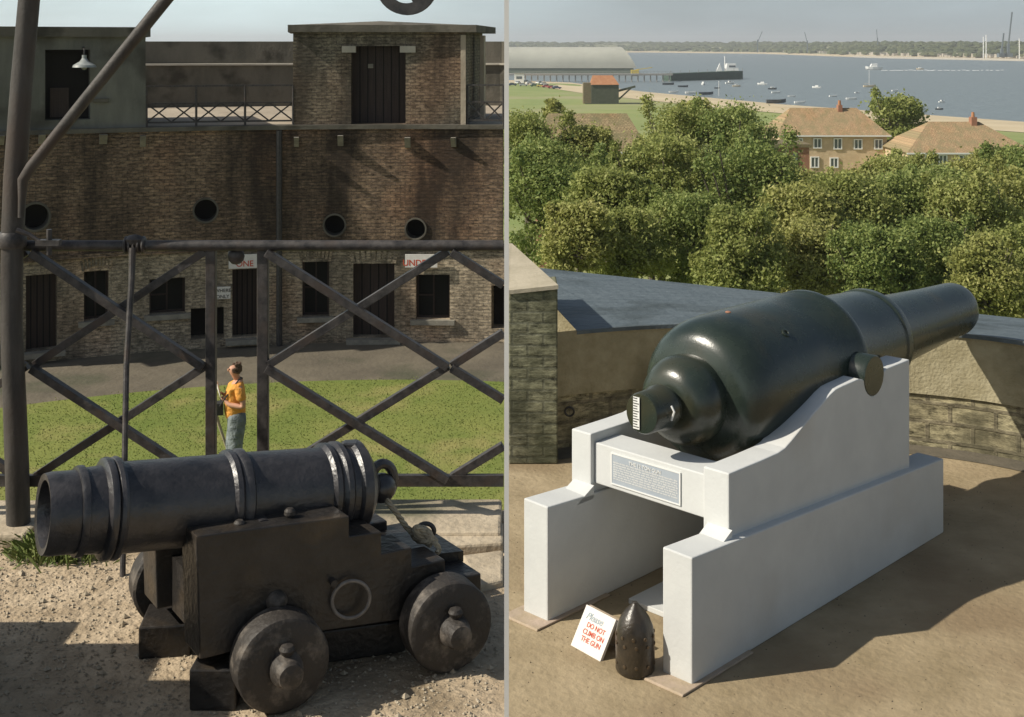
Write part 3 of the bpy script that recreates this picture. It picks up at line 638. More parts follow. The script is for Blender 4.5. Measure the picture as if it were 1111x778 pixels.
# loose gravel and a tuft of grass
q=MB()
for i in range(8000):
    Y=3.4+1.4*random.random()**1.2; X=random.uniform(-2.2,SEAM(Y)-.03); r=random.choice((.002,.003,.003,.004,.005,.007)) if random.random()<.985 else .013
    j=len(q.v); c=V3((X,Y,ZD+r*.3)); pts=[c+V3((r*random.uniform(.7,1.3)*a,r*random.uniform(.7,1.3)*b_,r*random.uniform(.5,.9)*c_)) for a,b_,c_ in ((1,0,0),(0,1,0),(-1,0,0),(0,-1,0),(0,0,1))]
    q.v+=pts; q.f+=[(j,j+1,j+4),(j+1,j+2,j+4),(j+2,j+3,j+4),(j+3,j,j+4)]
tag(q.build('gravel',M['stone']),'loose pale gravel scattered over the terrace around the truck gun','gravel',kind='stuff')
q=MB()
for i in range(1500):
    a=random.gauss(0,1); c=G(62+a*26,600+random.gauss(0,6),ZD); 
    if c.x>-1.3 and False: continue
    h=random.uniform(.03,.09)*math.exp(-a*a/4); l=V3((random.uniform(-.06,.06),random.uniform(-.05,.05),h)); w=V3((random.uniform(-1,1),random.uniform(-.5,.5),0)).normalized()*.003
    q.poly([c-w,c+w,c+l*.6+w*.7+V3((0,0,h*.2)),c+l]) 
tag(q.build('grass_tuft',M['blade']),'low tuft of green grass on the gravel beneath the small gun muzzle','grass',kind='stuff')

# ============================================================ TRUCK GUN (left)
LS=KL
U=V3((.895,.446,0)).normalized()*KL; N=V3((-U.y,U.x,0)); Vs=V3((-.52,.78,0))*KL
O=G(308,774,ZD)
def GP(u,v,z): return O+U*u+Vs*v+V3((0,0,z*KL))
def inv(px,py,v):
    o=O+Vs*v; k=(px-CX)/F; u=(k*o.y-o.x)/(U.x-k*U.y); Y=o.y+u*U.y; return u,(-(py-HY)/F*Y-ZD)/KL
# carriage
car=thing('gun_carriage',GP(.2,.3,0),'dark stepped timber truck carriage on four small solid wheels','gun carriage')
prof=[(213,582),(379,560),(379,582),(414,577),(414,601),(447,594),(447,615),(483,607),(483,630),(522,622),(522,656),(470,668),(440,672),(330,688),(275,702),(217,716)]
pz=[inv(a,c,.13) for a,c in prof]
# level the steps
def cheek(v,name='cheek'):
    P2=[GP(u,v,z) for u,z in pz]; return MB().prism(P2,Vs.normalized()*.15*KL).build(name,M['carriage'],car,bevel=.004)
ck=cheek(.13); ck2=cheek(.60)
# bolts on top of the near cheek and cap squares
for px,py in ((263,566),(318,553)):
    u,z=inv(px,py+4,.17); c=GP(u,.20,z); MB().lathe(c+V3((0,0,-.010)),(0,0,1),[(0,.02),(.012,.019),(.02,.012),(.023,0)],14).build('bolt',M['carriage_worn'],ck,smooth=True)
u,z=inv(300,652,.13); c=GP(u,.13,z); MB().lathe(c,-N,[(-.02,.036),(.008,.036),(.022,.028),(.032,.014),(.035,0)],20).build('axle_boss',M['carriage_worn'],ck,smooth=True)
u,z=inv(360,630,.13); c=GP(u,.13,z); MB().cyl(c+N*.01,c-N*.03,.012,n=10).build('eye_bolt',M['carriage_worn'],ck)
u,z=inv(378,647,.13); c=GP(u,.13,z)-N*.028; q=[c+(U*math.cos(t)+V3((0,0,KL))*math.sin(t))*.064+(-N)*.012*math.cos(t) for t in [k*math.pi*2/28 for k in range(28)]]
MB().tube(q,.0065,8,closed=True).build('ring',M['ring_iron'],ck,smooth=True)
# transom and bed
u0,_=inv(217,700,.13)
MB().hexa([GP(u0+.05,.285,.17),GP(u0+.16,.285,.17),GP(u0+.16,.595,.17),GP(u0+.05,.595,.17),GP(u0+.05,.285,.36),GP(u0+.16,.285,.36),GP(u0+.16,.595,.36),GP(u0+.05,.595,.36)]).build('transom',M['carriage'],car)
ur=.60
MB().hexa([GP(.28,.285,.30),GP(.80,.285,.26),GP(.80,.595,.26),GP(.28,.595,.30),GP(.28,.285,.34),GP(.80,.285,.30),GP(.80,.595,.30),GP(.28,.595,.34)]).build('stool_bed',M['carriage'],car)
# axles and wheels
RWH=.157
for uu in (0,ur):
    a=O+U*uu+V3((0,0,RWH*KL)); far=O+U*(uu-.08)+Vs*.95+V3((0,0,RWH*KL))
    MB().hexa([GP(uu-.055,.13,RWH-.05),GP(uu+.055,.13,RWH-.05),GP(uu+.055,.84,RWH-.05),GP(uu-.055,.84,RWH-.05),GP(uu-.055,.13,RWH+.06),GP(uu+.055,.13,RWH+.06),GP(uu+.055,.84,RWH+.06),GP(uu-.055,.84,RWH+.06)]).build('axletree',M['carriage'],car,bevel=.004)
    for c,sg in ((a+N*.0,1),(far,-1)):
        w=MB().lathe(c,N*sg,[(-.012,.07),(-.012,RWH-.018),(-.004,RWH-.004),(.006,RWH),(.098,RWH),(.106,RWH-.01),(.106,.04)],40,jit=.004).build('truck_wheel',M['carriage_worn'],car,smooth=True)
        MB().lathe(c-N*sg*.075,N*sg,[(-.02,.016),(-.014,.040),(.035,.055),(.11,.060)],20,jit=.02).build('axle_stub',M['carriage_worn'],w,smooth=True)
        MB().lathe(c-N*sg*.038+V3((0,0,.026)),(0,0,1),[(0,.014),(.02,.014),(.026,.02),(.04,.026),(.052,.02),(.058,0)],14).build('linch_pin',M['carriage_worn'],w,smooth=True)
# chocks under the carriage
for pts,h,l in (([(150,716),(206,712),(216,690),(162,688)],.10,'square timber chock beneath the gun muzzle, left of the carriage'),([(205,772),(256,772),(268,735),(228,730)],.12,'short timber chock tight against the front truck wheel'),([(340,722),(440,708),(436,690),(345,700)],.10,'long timber baulk lying between the front and rear truck wheels')):
    q=[G(a,c,ZD) for a,c in pts]; tag(MB().prism(q,(0,0,h)).build('timber_chock',M['carriage'],bevel=.006),l,'chock')
# barrel
mid=GP(.22,.42,0); Bd=V3((.86,.51,0)).normalized(); k=(57-CX)/F; t0=(k*mid.y-mid.x)/(Bd.x-k*Bd.y); A0=mid+Bd*t0; A0.z=-(557-HY)/F*A0.y
k=(395-CX)/F; t1=(k*mid.y-mid.x)/(Bd.x-k*Bd.y); A1=mid+Bd*t1; A1.z=-(527-HY)/F*A1.y
Bv=(A1-A0); LB=Bv.length; Bn=Bv.normalized()
def bt(px): 
    k=(px-CX)/F; return (k*A0.y-A0.x)/(Bn.x-k*Bn.y)
def rp(px,r): return r/F*(A0.y+Bn.y*bt(px))/KL
pr=[(46,42),(54,43.5),(80,43),(80.5,46.5),(83,47.5),(88,47.5),(89,44.5),(107,45.5),(108,50),(110,53),(114,54),(117,53),(118.5,50.5),(120,53),(124,54),(127,52.5),(128.5,48),(132,47.5),(240,46),(243,50),(248,50.5),(251,47.5),(255,50.5),(260,50.5),(263,46),(345,44),(348,48.5),(353,48.5),(356,45.5),(360,49),(365,49),(368,45),(374,45),(377,49),(386,49),(390,44),(396,34),(402,20),(408,12)]
off=bt(57)
prof=[(.02,rp(57,27)*.0+rp(57,24)),]
P1=[(bt(px)/KL,rp(px,r)) for px,r in pr]
rin=rp(57,35)
prof=[(P1[0][0]+.22,.001),(P1[0][0]+.2,rin*.86),(P1[0][0]+.04,rin*.9),(P1[0][0]+.004,rin)]+P1
gun=thing('truck_gun',A0+Bn*.5,'short black cast iron gun with ringed barrel lying on the stepped timber carriage','cannon')
MB().lathe(A0,Bn,prof,56,caps=False).build('barrel',M['gunblack'],gun,smooth=True,ang=38)
ce=A0+Bn*bt(408)
MB().ball(ce+Bn*.02+V3((0,0,-.012)),.055,16).build('cascabel',M['gunblack'],gun,smooth=True)
c=W(415,521,(ce+Bn*.05).y); q=[c+Bn.cross(V3((0,0,1))).normalized()*0+(Bn*math.cos(t)*.040+V3((0,0,1))*math.sin(t)*.054) for t in [k*2*math.pi/28 for k in range(28)]]
MB().tube(q,.019,10,closed=True).build('breeching_loop',M['gunblack'],gun,smooth=True)
tr=mid+Bn*0; 
tc_=A0+Bn*bt(270); MB().cyl(tc_-N*.20+V3((0,0,-.05)),tc_+N*.20+V3((0,0,-.05)),.04,n=20).build('trunnion',M['gunblack'],gun,smooth=True)
MB().box(A0+Bn*bt(378)+V3((-.017,-.017,.10)),A0+Bn*bt(378)+V3((.03,.026,.145))).build('vent_patch',M['gunblack'],gun,bevel=.005)
# rope
rope=thing('rope',W(470,592,3.95),'frayed pale rope knotted behind the breech of the small gun','rope')
yb=(ce+Bn*.05).y
def twist(pts,r,name,par):
    # three strands round the path
    P_=[V3(p) for p in pts]; dense=[]
    for a,c in zip(P_,P_[1:]):
        n=max(2,int((c-a).length/.006))
        dense+=[a.lerp(c,i/n) for i in range(n)]
    dense.append(P_[-1]); b=MB(); s=0; L=[]
    for i,p in enumerate(dense):
        if i: s+=(p-dense[i-1]).length
        d=(dense[min(i+1,len(dense)-1)]-dense[max(i-1,0)]).normalized(); u=d.cross(V3((0,1,0))); u=u.normalized() if u.length>1e-3 else V3((1,0,0)); w=u.cross(d); L.append((p,u,w,s))
    for k in range(3): b.tube([p+(u*math.cos(s*90+k*2.09)+w*math.sin(s*90+k*2.09))*r*.5*KL for p,u,w,s in L],r*.58,6)
    return b.build(name,M['rope'],par,smooth=True)
twist([W(416,532,yb-.02),W(421,545,yb-.05),W(430,556,yb-.06),W(438,568,yb-.04),W(446,577,yb-.03),W(456,584,yb-.05),W(468,592,yb-.06)],.011,'rope_strand',rope)
q=[]
for i in range(60):
    t=i/59*4.5*2*math.pi; q.append(W(457+10*math.cos(t)+i*.12,580+8*math.sin(t*1.07),yb-.05+.03*math.sin(t*.7)))
twist(q,.010,'knot',rope)
twist([W(466,585,yb-.06),W(473,590,yb-.09),W(477,596,yb-.09),W(474,600,yb-.10)],.010,'rope_end',rope)
MB().tube([W(462+9*math.cos(t),576+8*math.sin(t),yb-.03) for t in [k*2*math.pi/20 for k in range(20)]],.009,8,closed=True).build('thimble',M['iron'],rope,smooth=True)

LS=1.0
# ============================================================ GUN DECK (right)
b=MB()
def arcpts(c,r,a0,a1,n=40): return [V3((c[0]+r*math.cos(R_(a0+(a1-a0)*k/n)),c[1]+r*math.sin(R_(a0+(a1-a0)*k/n)),0)) for k in range(n+1)]
b.prism([(SEAM(-3),-3,ZR),(14,-3,ZR),(14,14,ZR),(SEAM(14),14,ZR)],(0,0,-6)); tag(b.build('gun_deck',M['deck']),kind='structure')
PC=(1.9,6.5)
def pc(an,r,z): return V3((PC[0]+r*math.cos(R_(an)),PC[1]+r*math.sin(R_(an)),z))
def PR(an): return 3.72-.30*max(0,(62-an)/40)-.0*an
A_0,A_1=8,119
par=thing('parapet',pc(65,3.7,ZR),'curved sandy rendered parapet wall around the gun deck with blue grey sloping top','parapet')
zt=-2.27; zb=-2.78
def arcwall(m,name,z0,z1,dr,n=44,uvscale=1,a0=A_0,a1=A_1):
    b=MB(); b.uv=[]
    for k in range(n):
        a=a0+(a1-a0)*k/n; c=a0+(a1-a0)*(k+1)/n
        pts=[pc(a,PR(a)+dr,z0),pc(c,PR(c)+dr,z0),pc(c,PR(c)+dr,z1),pc(a,PR(a)+dr,z1)]
        pts=[V3((max(p.x,SEAM(p.y)+.012),p.y,p.z)) for p in pts]
        b.poly(pts); b.uv+=[(a*.065,z0),(c*.065,z0),(c*.065,z1),(a*.065,z1)]
    return b.build(name,m,par)
arcwall(M['parapet'],'render_face',zb,zt,.0)
arcwall(M['parapet_low'],'stone_face',ZR,zb,.025)
q=MB()
for k in range(44):
    a=A_0+(A_1-A_0)*k/44; c=A_0+(A_1-A_0)*(k+1)/44
    pts=[pc(a,PR(a),zb),pc(c,PR(c),zb),pc(c,PR(c)+.025,zb),pc(a,PR(a)+.025,zb)]
    q.poly([V3((max(p.x,SEAM(p.y)+.012),p.y,p.z)) for p in pts])
q.build('offset',M['parapet_low'],par,uv=lambda p:(p.x,p.y))
# vertical joints in the render
for an in (98,52,40):
    MB().hexa([pc(an,PR(an)-.004,zb+.02),pc(an+.25,PR(an)-.004,zb+.02),pc(an+.25,PR(an)+.01,zb+.02),pc(an,PR(an)+.01,zb+.02),pc(an,PR(an)-.004,zt),pc(an+.25,PR(an)-.004,zt),pc(an+.25,PR(an)+.01,zt),pc(an,PR(an)+.01,zt)]).build('joint',M['gutter'],par)
# ring bolt on the stonework
c=pc(113,PR(113)-.02,-2.87); MB().tube([c+V3((.035*math.cos(t),-.01,.035*math.sin(t)-.03)) for t in [k*2*math.pi/18 for k in range(18)]],.008,8,closed=True).build('ring_bolt',M['iron'],par,smooth=True)
# sloping top : inner crest to outer edge line
q=MB(); out0=W(560,286,14.2); outl=[]
def outer(p):
    # outer edge is a straight line seen from (587,290) to (1111,347)
    a=W(540,286,14.0); c=W(1170,352,11.6)
    # intersection with ray from PC through p in plan
    d=V3((p.x-PC[0],p.y-PC[1],0)); e=c-a; den=d.x*e.y-d.y*e.x
    if abs(den)<1e-6: return None
    t=((a.x-PC[0])*e.y-(a.y-PC[1])*e.x)/den; s_=((a.x-PC[0])*d.y-(a.y-PC[1])*d.x)/den
    return V3((PC[0]+d.x*t,PC[1]+d.y*t,a.z+e.z*s_)) if t>0 else None
for k in range(60):
    a=14+(112-14)*k/60; c=14+(112-14)*(k+1)/60
    i0=pc(a,PR(a)-.02,zt); i1=pc(c,PR(c)-.02,zt); o0=outer(i0); o1=outer(i1)
    if not o0 or not o1 or o0.x>9 or o1.x>9: continue
    pts=[i0,i1,o1,o0]; pts=[V3((max(p.x,SEAM(p.y)+.012),p.y,p.z)) for p in pts]
    i=len(q.v); q.v+=pts+[V3((p.x,p.y,p.z-.03)) for p in pts]
    q.f+=[(i,i+1,i+2,i+3),(i,i+4,i+5,i+1),(i+2,i+6,i+7,i+3)]
q.build('sloping_top',M['slab'],par)
q=MB(); a=W(556,288,14.0); c=W(1170,352,11.6); q.prism([a+V3((0,0,-.1)),c+V3((0,0,-.1)),V3((c.x,c.y,-9)),V3((a.x,a.y,-9))],(0,-.3,0)); q.build('outer_face',M['parapet'],par)
# pier on the left with a sloping cap
pier=thing('traverse_pier',W(578,400,9.6),'mossy brick traverse pier with pale cap at left end of the parapet','pier')
x0=SEAM(9.55)+.02; x1=W(605,300,9.55).x; zc=W(605,306,9.55).z
b=MB(); b.prism([(x0,9.55,ZR),(x1,9.55,ZR),(x1,9.55,zc-.02),(x0,9.55,zc-.06)],(-.0,.35,0)); b.build('brick_face',M['pier'],pier,uv=lambda p:(p.x,p.z),bevel=.01)
b=MB(); p0=V3((x0,9.53,zc-.06)); p1=V3((x1+.005,9.53,zc-.02)); p2=W(553,264,11.3); p2.x=max(p2.x,SEAM(11.3)+.012); p3=V3((SEAM(11.3)+.011,11.3,p2.z))
b.hexa([p0+V3((0,0,-.03)),p1+V3((0,0,-.03)),p2+V3((.02,0,-.2)),p3+V3((0,0,-.2)),p0,p1,p2+V3((.02,0,0)),p3]); b.build('cap',M['cap'],pier)
b=MB(); b.prism([p0+V3((0,.3,-.05)),p1+V3((-.02,.3,-.05)),V3((p2.x,p2.y,p1.z-.05)),V3((p3.x,p3.y,p1.z-.05))],(0,0,-1.5)); b.build('core',M['pier'],pier,uv=lambda p:(p.y,p.z))
# dark strip laid on the deck along the wall foot
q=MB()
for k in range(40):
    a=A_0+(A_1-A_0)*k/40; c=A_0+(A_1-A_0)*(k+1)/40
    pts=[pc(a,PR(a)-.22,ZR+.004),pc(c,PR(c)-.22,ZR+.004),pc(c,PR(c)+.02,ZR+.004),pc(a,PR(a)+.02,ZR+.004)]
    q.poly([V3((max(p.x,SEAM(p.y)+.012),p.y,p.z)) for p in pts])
tag(q.build('wall_foot_strip',M['gutter']),kind='structure')
# shadow-casting neighbour traverse outside the view on the left is not built: the deck lies open

def gritpts(rg,n):
    x=rg.uniform(-.03,5,n); y=rg.uniform(5.6,9.8,n); k=(x>SEAM(1)*y+.02)&((x-1.9)**2+(y-6.5)**2<3.45**2); return np.stack([x,y,np.full(n,ZR)],1)[k]
blades('deck_grit',M['gutter'],1500,gritpts,.003,.008,.005,'fine grit and bits of leaf blown over the sandy gun deck','grit')
# ============================================================ PLINTH
A=G(572,665,ZR); B_=G(751,745,ZR); UR=V3((.7,.714,0)).normalized(); VR=V3((UR.y,-UR.x,0))
A=B_-VR*1.165
def Q(u,v,z): return A+UR*u+VR*v+V3((0,0,z))
pl=thing('gun_plinth',Q(1.3,.57,0),'white painted concrete plinth with two stepped side walls carrying the large gun','plinth')
LW=2.76; WD=1.165; T=.185
def side(v0,v1,vi0):
    # low wall, slightly falling towards the rear
    b=MB(); b.hexa([Q(0,v0,0),Q(0,v1,0),Q(LW,v1,0),Q(LW,v0,0),Q(0,v0,.645),Q(0,v1,.640),Q(LW,v1,.485),Q(LW,v0,.485)]); return b.build('low_wall',M['white'],pl,bevel=.008)
side(0,T,0); side(WD-T,WD,0)
def invq(px,py,v):
    o=Q(0,v,0); k=(px-CX)/F; u=(k*o.y-o.x)/(UR.x-k*UR.y); Y=o.y+u*UR.y; return u,-(py-HY)/F*Y-ZR
# upper cheek profile on its outer face
VO=WD-.05
upx=[(791,514),(826,499.5),(844,491.5),(852,486),(859,478),(880,452),(900,429),(907,422.5),(914,419),(932,411)]
notch=[]
nc=invq(948,410,VO); NR=.088
up=[invq(a,c,VO) for a,c in upx]
for k in range(13):
    an=math.pi+math.pi*k/12; notch.append((nc[0]+NR*math.cos(an),nc[1]+NR*1.25*math.sin(an)))
tail=[invq(962,400,VO),invq(987,390,VO)]
ub=tail[-1][0]; pu=up+notch+tail
def ztop(u): return .642-.157*u/LW-.012
poly=pu+[(ub,ztop(ub)),(up[0][0],ztop(up[0][0]))]
def cheekR(v0,th):
    return MB().prism([Q(u,v0,z) for u,z in poly],VR*th).build('upper_wall',M['white'],pl,bevel=.008)
cheekR(VO-.165,.165); cheekR(.012,.15)
# fillets on top of the low walls
for v0,v1 in ((.03,T-.0),(WD-T,WD-.03)):
    u=up[0][0]; b=MB(); b.prism([Q(u-.15,v0,ztop(u)-.02),Q(u,v0,ztop(u)-.02),Q(u,v0,ztop(u)+.055)],VR*(v1-v0)); b.build('fillet',M['white'],pl)
us=up[0][0]
# cross beam with plaque
zb0=invq(641,534,.2)[1]; zb1=invq(641,489,.2)[1]
bu=us+.03
b=MB(); zlo=.665; zhi=.90
b.hexa([Q(bu,.164,zlo),Q(bu,VO-.166,zlo),Q(bu+.22,VO-.166,zlo),Q(bu+.22,.164,zlo),Q(bu,.164,zhi),Q(bu,VO-.166,zhi),Q(bu+.22,VO-.166,zhi),Q(bu+.22,.164,zhi)])
beam=b.build('cross_beam',M['white'],pl,bevel=.006)
# plaque
uf=bu-.006
def FP(px,py):   # point on beam front plane
    n=UR; o=Q(uf,0,0); r=V3(((px-CX)/F,1,-(py-HY)/F)); s=n.dot(o)/n.dot(r); return r*s
p00=FP(664,536); p11=FP(737,524); v0=(p00-A).dot(VR); v1=(p11-A).dot(VR)
zc0=zlo+.035; zc1=zhi-.035
b=MB(); b.hexa([Q(uf,v0,zc0),Q(uf,v1,zc0),Q(bu+.001,v1,zc0),Q(bu+.001,v0,zc0),Q(uf,v0,zc1),Q(uf,v1,zc1),Q(bu+.001,v1,zc1),Q(bu+.001,v0,zc1)]); pq=b.build('plaque',M['plaque'],pl)
q=MB()
for (a,c,e,g) in ((v0-.008,v1+.008,zc1,zc1+.008),(v0-.008,v1+.008,zc0-.008,zc0),(v0-.008,v0,zc0,zc1),(v1,v1+.008,zc0,zc1)):
    q.hexa([Q(uf-.002,a,e),Q(uf-.002,c,e),Q(uf+.003,c,e),Q(uf+.003,a,e),Q(uf-.002,a,g),Q(uf-.002,c,g),Q(uf+.003,c,g),Q(uf+.003,a,g)])
q.build('plaque_border',M['wframe'],pq)
text('THE 12 TON GUN',.028,Q(uf-.002,(v0+v1)/2,zc1-.034),VR,(0,0,1),M['wframe'],pq,align='CENTER',ext=.0008)
# worn, unreadable lines of small lettering
q=MB(); rnd=random.Random(3); nl=8
for i in range(nl):
    z=zc1-.048-i*(zc1-zc0-.06)/nl; v=v0+.012
    while v<v1-.02:
        w=rnd.uniform(.008,.03); w=min(w,v1-.012-v)
        x=v
        while x<v+w:
            h=rnd.choice((.0065,.0065,.009)); q.poly([Q(uf-.0015,x,z),Q(uf-.0015,x+.0028,z),Q(uf-.0015,x+.0028,z+h),Q(uf-.0015,x,z+h)]); x+=.0042
        v+=w+.006
q.build('small_lettering',M['wframe'],pq)
# footings
for v0_,v1_ in ((-.05,T+.03),(WD-T-.1,WD+.03)):
    MB().hexa([Q(-.12,v0_,0.0),Q(-.12,v1_,0),Q(.5,v1_,0),Q(.5,v0_,0),Q(-.115,v0_,.012),Q(-.115,v1_,.012),Q(.5,v1_,.012),Q(.5,v0_,.012)]).build('footing',M['footing'],pl,bevel=.004)
MB().hexa([Q(.5,.35,0),Q(.5,WD-T-.003,0),Q(.85,WD-T-.003,0),Q(.85,.35,0),Q(.5,.35,.03),Q(.5,WD-T-.003,.03),Q(.85,WD-T-.003,.03),Q(.85,.35,.03)]).build('inner_step',M['white'],pl,bevel=.004)

# ============================================================ LARGE GUN
VC=WD/2
def ax(px):
    o=Q(0,VC,0); k=(px-CX)/F; return (k*o.y-o.x)/(UR.x-k*UR.y)
def invc(px,py): return invq(px,py,VC)
ug0=ax(705); z0_=invc(705,446)[1]; ug1=ax(1038); z1_=invc(1038,334)[1]
G0=Q(ug0,VC,z0_); G1=Q(ug1,VC,z1_); GD=(G1-G0).normalized()
def gt(px):
    k=(px-CX)/F; return (k*G0.y-G0.x)/(GD.x-k*GD.y)
def rr_(px,r):
    p=G0+GD*gt(px); return r/F*p.y
bg_=thing('large_gun',Q(1.9,VC,1.1),'large dark green muzzle loading gun with bulbous breech resting on the white plinth','cannon')
pr=[(696,21),(697.5,22.5),(710,22.5),(713,24.5),(718,24.5),(720,20),(723,21),(724,31),(727,38),(731,43.5),(736,47),(741,48.3),(747,47.6),(750,46.5),(751,52),(752,58),(754,65),(758,71.5),(764,76),(772,78.6),(784,79),(800,78.2),(835,75.4),(871.5,72),(873,73.4),(877,73.2),(879,71.5),(880,62.5),(882,61.5),(910,56.5),(936,52.2),(937,53.6),(941,53.3),(943,51.5),(944,42.2),(947,41.3),(975,36.2),(1005,31.6),(1026,29.3),(1033,28.6),(1035.5,27.4),(1037,25)]
prof=[(gt(a),rr_(a,r)) for a,r in pr]
prof=[(prof[0][0],.001)]+prof+[(prof[-1][0]+.003,rr_(1038,15)),(prof[-1][0]-.3,rr_(1038,14)),(prof[-1][0]-.32,.001)]
MB().lathe(G0,GD,prof,72,caps=False).build('barrel',M['gungreen'],bg_,smooth=True,ang=32)
# trunnions
tcn=Q(nc[0],0,nc[1]+.02); 
tz=nc[1]+.012
MB().lathe(Q(nc[0],VC,tz),VR,[(0,.14),(.36,.14),(.38,.125),(VO-VC-.006,.125),(VO-VC+.004,.118)],36).build('trunnion',M['gungreen'],bg_,smooth=True)
MB().lathe(Q(nc[0],VC,tz),-VR,[(0,.14),(.36,.14),(.38,.118),(VC-.05,.118),(VC-.04,.112)],36).build('trunnion',M['gungreen'],bg_,smooth=True)
# breech face with graduated strip
k0=gt(695.4); cpt=G0+GD*(k0-.004)
SW=VR*.0+VR
zz=V3((0,0,1)); q=cpt-VR*.03
sp=MB().hexa([q-VR*.022-zz*.088,q+VR*.022-zz*.088,q+VR*.022-zz*.088+GD*.003,q-VR*.022-zz*.088+GD*.003,q-VR*.022+zz*.088,q+VR*.022+zz*.088,q+VR*.022+zz*.088+GD*.003,q-VR*.022+zz*.088+GD*.003]).build('graduated_strip',M['wframe'],bg_)
t=MB()
for i in range(12):
    h=-.078+i*.0142; l=.03 if i%3 else .04; t.hexa([q-VR*.02+zz*h-GD*.0015,q+VR*(l-.022)+zz*h-GD*.0015,q+VR*(l-.022)+zz*h-GD*.0005,q-VR*.02+zz*h-GD*.0005]+[p+zz*.005 for p in (q-VR*.02+zz*h-GD*.0015,q+VR*(l-.022)+zz*h-GD*.0015,q+VR*(l-.022)+zz*h-GD*.0005,q-VR*.02+zz*h-GD*.0005)])
t.build('tick_mark',M['black'],sp)
MB().tube([G0+GD*gt(708)+VR*.13+zz*.05,G0+GD*gt(708)+VR*.15+zz*.02,G0+GD*gt(708)+VR*.13-zz*.03],.006,6).build('sight_hook',M['wframe'],bg_)
# vent and small fittings on top of the breech
MB().lathe(G0+GD*gt(790)+zz*rr_(790,77.5),(0,0,1),[(0,.018),(.008,.018),(.013,.010),(.014,0)],14).build('vent_plug',M['redbrick'],bg_,smooth=True)
c=G0+GD*gt(808); dn=(zz*.75+VR*.66).normalized(); MB().lathe(c+dn*rr_(808,77)*.985,dn,[(0,.028),(.016,.028),(.018,.016),(.010,.014),(.010,0)],16).build('lifting_socket',M['gungreen'],bg_,smooth=True)

# ============================================================ SHELL AND SIGN
sh=G(689,728,ZR); shell=thing('shell',sh,'pointed dark brown iron shell standing by the right leg of the white plinth','shell')
MB().lathe(sh,(0,0,1),[(0,.001),(.001,.088),(.008,.096),(.02,.1),(.19,.1),(.235,.091),(.275,.074),(.31,.05),(.335,.026),(.345,.016),(.353,.013),(.355,0)],40,caps=False).build('shell_body',M['shell'],shell,smooth=True)
for zz_ in (.06,.10,.16,.20):
    for k in range(10):
        an=2*math.pi*(k+.3)/10+(.1 if zz_ in (.06,.16) else -.05); d=V3((math.cos(an),math.sin(an),0)); r=.1 if zz_<.19 else .098
        if zz_ in (.06,.16) or k%2==0 or True:
            if d.y<.3 and (zz_!=.10): MB().lathe(sh+d*(r-.003)+V3((0,0,zz_)),d,[(0,.010),(.007,.009),(.009,0)],10).build('stud',M['copper'],shell,smooth=True)
bl=G(619,700,ZR); br_=G(651,718,ZR); wd=(br_-bl).normalized(); bk=V3((-wd.y,wd.x,0)); 
if bk.y<0: bk=-bk
sg=thing('warning_sign',(bl+br_)/2,'small white sloping board lettered in red beside the iron shell','sign')
ww=(br_-bl).length; tl=bl+bk*.115+V3((0,0,.185)); yd=(tl-bl).normalized(); nf=wd.cross(yd).normalized()
if nf.dot(V3((0,-1,0)))<0: nf=-nf
b=MB(); b.hexa([bl,br_,br_-nf*.018,bl-nf*.018,tl,tl+wd*ww,tl+wd*ww-nf*.018,tl-nf*.018]); bd=b.build('board',M['signwhite'],sg,bevel=.002)
b=MB(); bt_=tl-nf*.019; b.hexa([bl+bk*.17,br_+bk*.17,br_+bk*.185,bl+bk*.185,bt_,bt_+wd*ww,bt_+wd*ww+bk*.015,bt_+bk*.015]); b.build('back_board',M['footing'],sg)
def SPt(x,y): return bl+wd*x+yd*y+nf*.0015
H_=(tl-bl).length
M['script']=mat('blue_grey_script',(.30,.36,.40),None,rough=.6)
text('Please',.05,SPt(.028,H_-.062),wd,yd,M['script'],bd,ext=.0006,shear=.35)
for i,l in enumerate(('DO NOT','CLIMB ON','THE GUN')): text(l,.036,SPt(ww/2+.01,H_-.098-i*.036),wd,yd,M['red'],bd,ext=.0006,align='CENTER',sx=.95)

# ============================================================ PERSON ON THE LAWN
def skin_mesh(name,nodes,edges,m,parent,sub=2,origin=None):
    me=bpy.data.meshes.new(name); org=OFF[parent.name]
    me.from_pydata([tuple(V3(n[0])-org) for n in nodes],edges,[]); me.materials.append(m)
    o=bpy.data.objects.new(name,me); sc.collection.objects.link(o)
    sk=o.modifiers.new('s','SKIN'); sk.use_smooth_shade=True
    if not me.skin_vertices: me.skin_vertices.new(name='')
    for i,n in enumerate(nodes):
        r=n[1]; r=r if isinstance(r,tuple) else (r,r); me.skin_vertices[0].data[i].radius=r
    me.skin_vertices[0].data[0].use_root=True
    if sub: ss=o.modifiers.new('b','SUBSURF'); ss.levels=sub; ss.render_levels=sub
    bpy.context.view_layer.update(); dg=bpy.context.evaluated_depsgraph_get()
    m2=bpy.data.meshes.new_from_object(o.evaluated_get(dg)); o.modifiers.clear(); o.data=m2; m2.name=name
    for p in m2.polygons: p.use_smooth=True
    o.parent=parent; OFF[o.name]=org; return o
foot=G(257,519,ZC+.05); man=thing('person',foot,'balding man in orange tee shirt and grey trousers standing on the lawn reading a leaflet','person')
HM=(519-392)/F*foot.y; S=HM/1.78
fx=V3((-.97,-.24,0)).normalized(); lx=V3((-fx.y,fx.x,0))   # forward (towards left), and his left
if lx.y>0: pass
def MP(f,l,z): return foot+(fx*f+lx*l+V3((0,0,z)))*S
hipz=.92
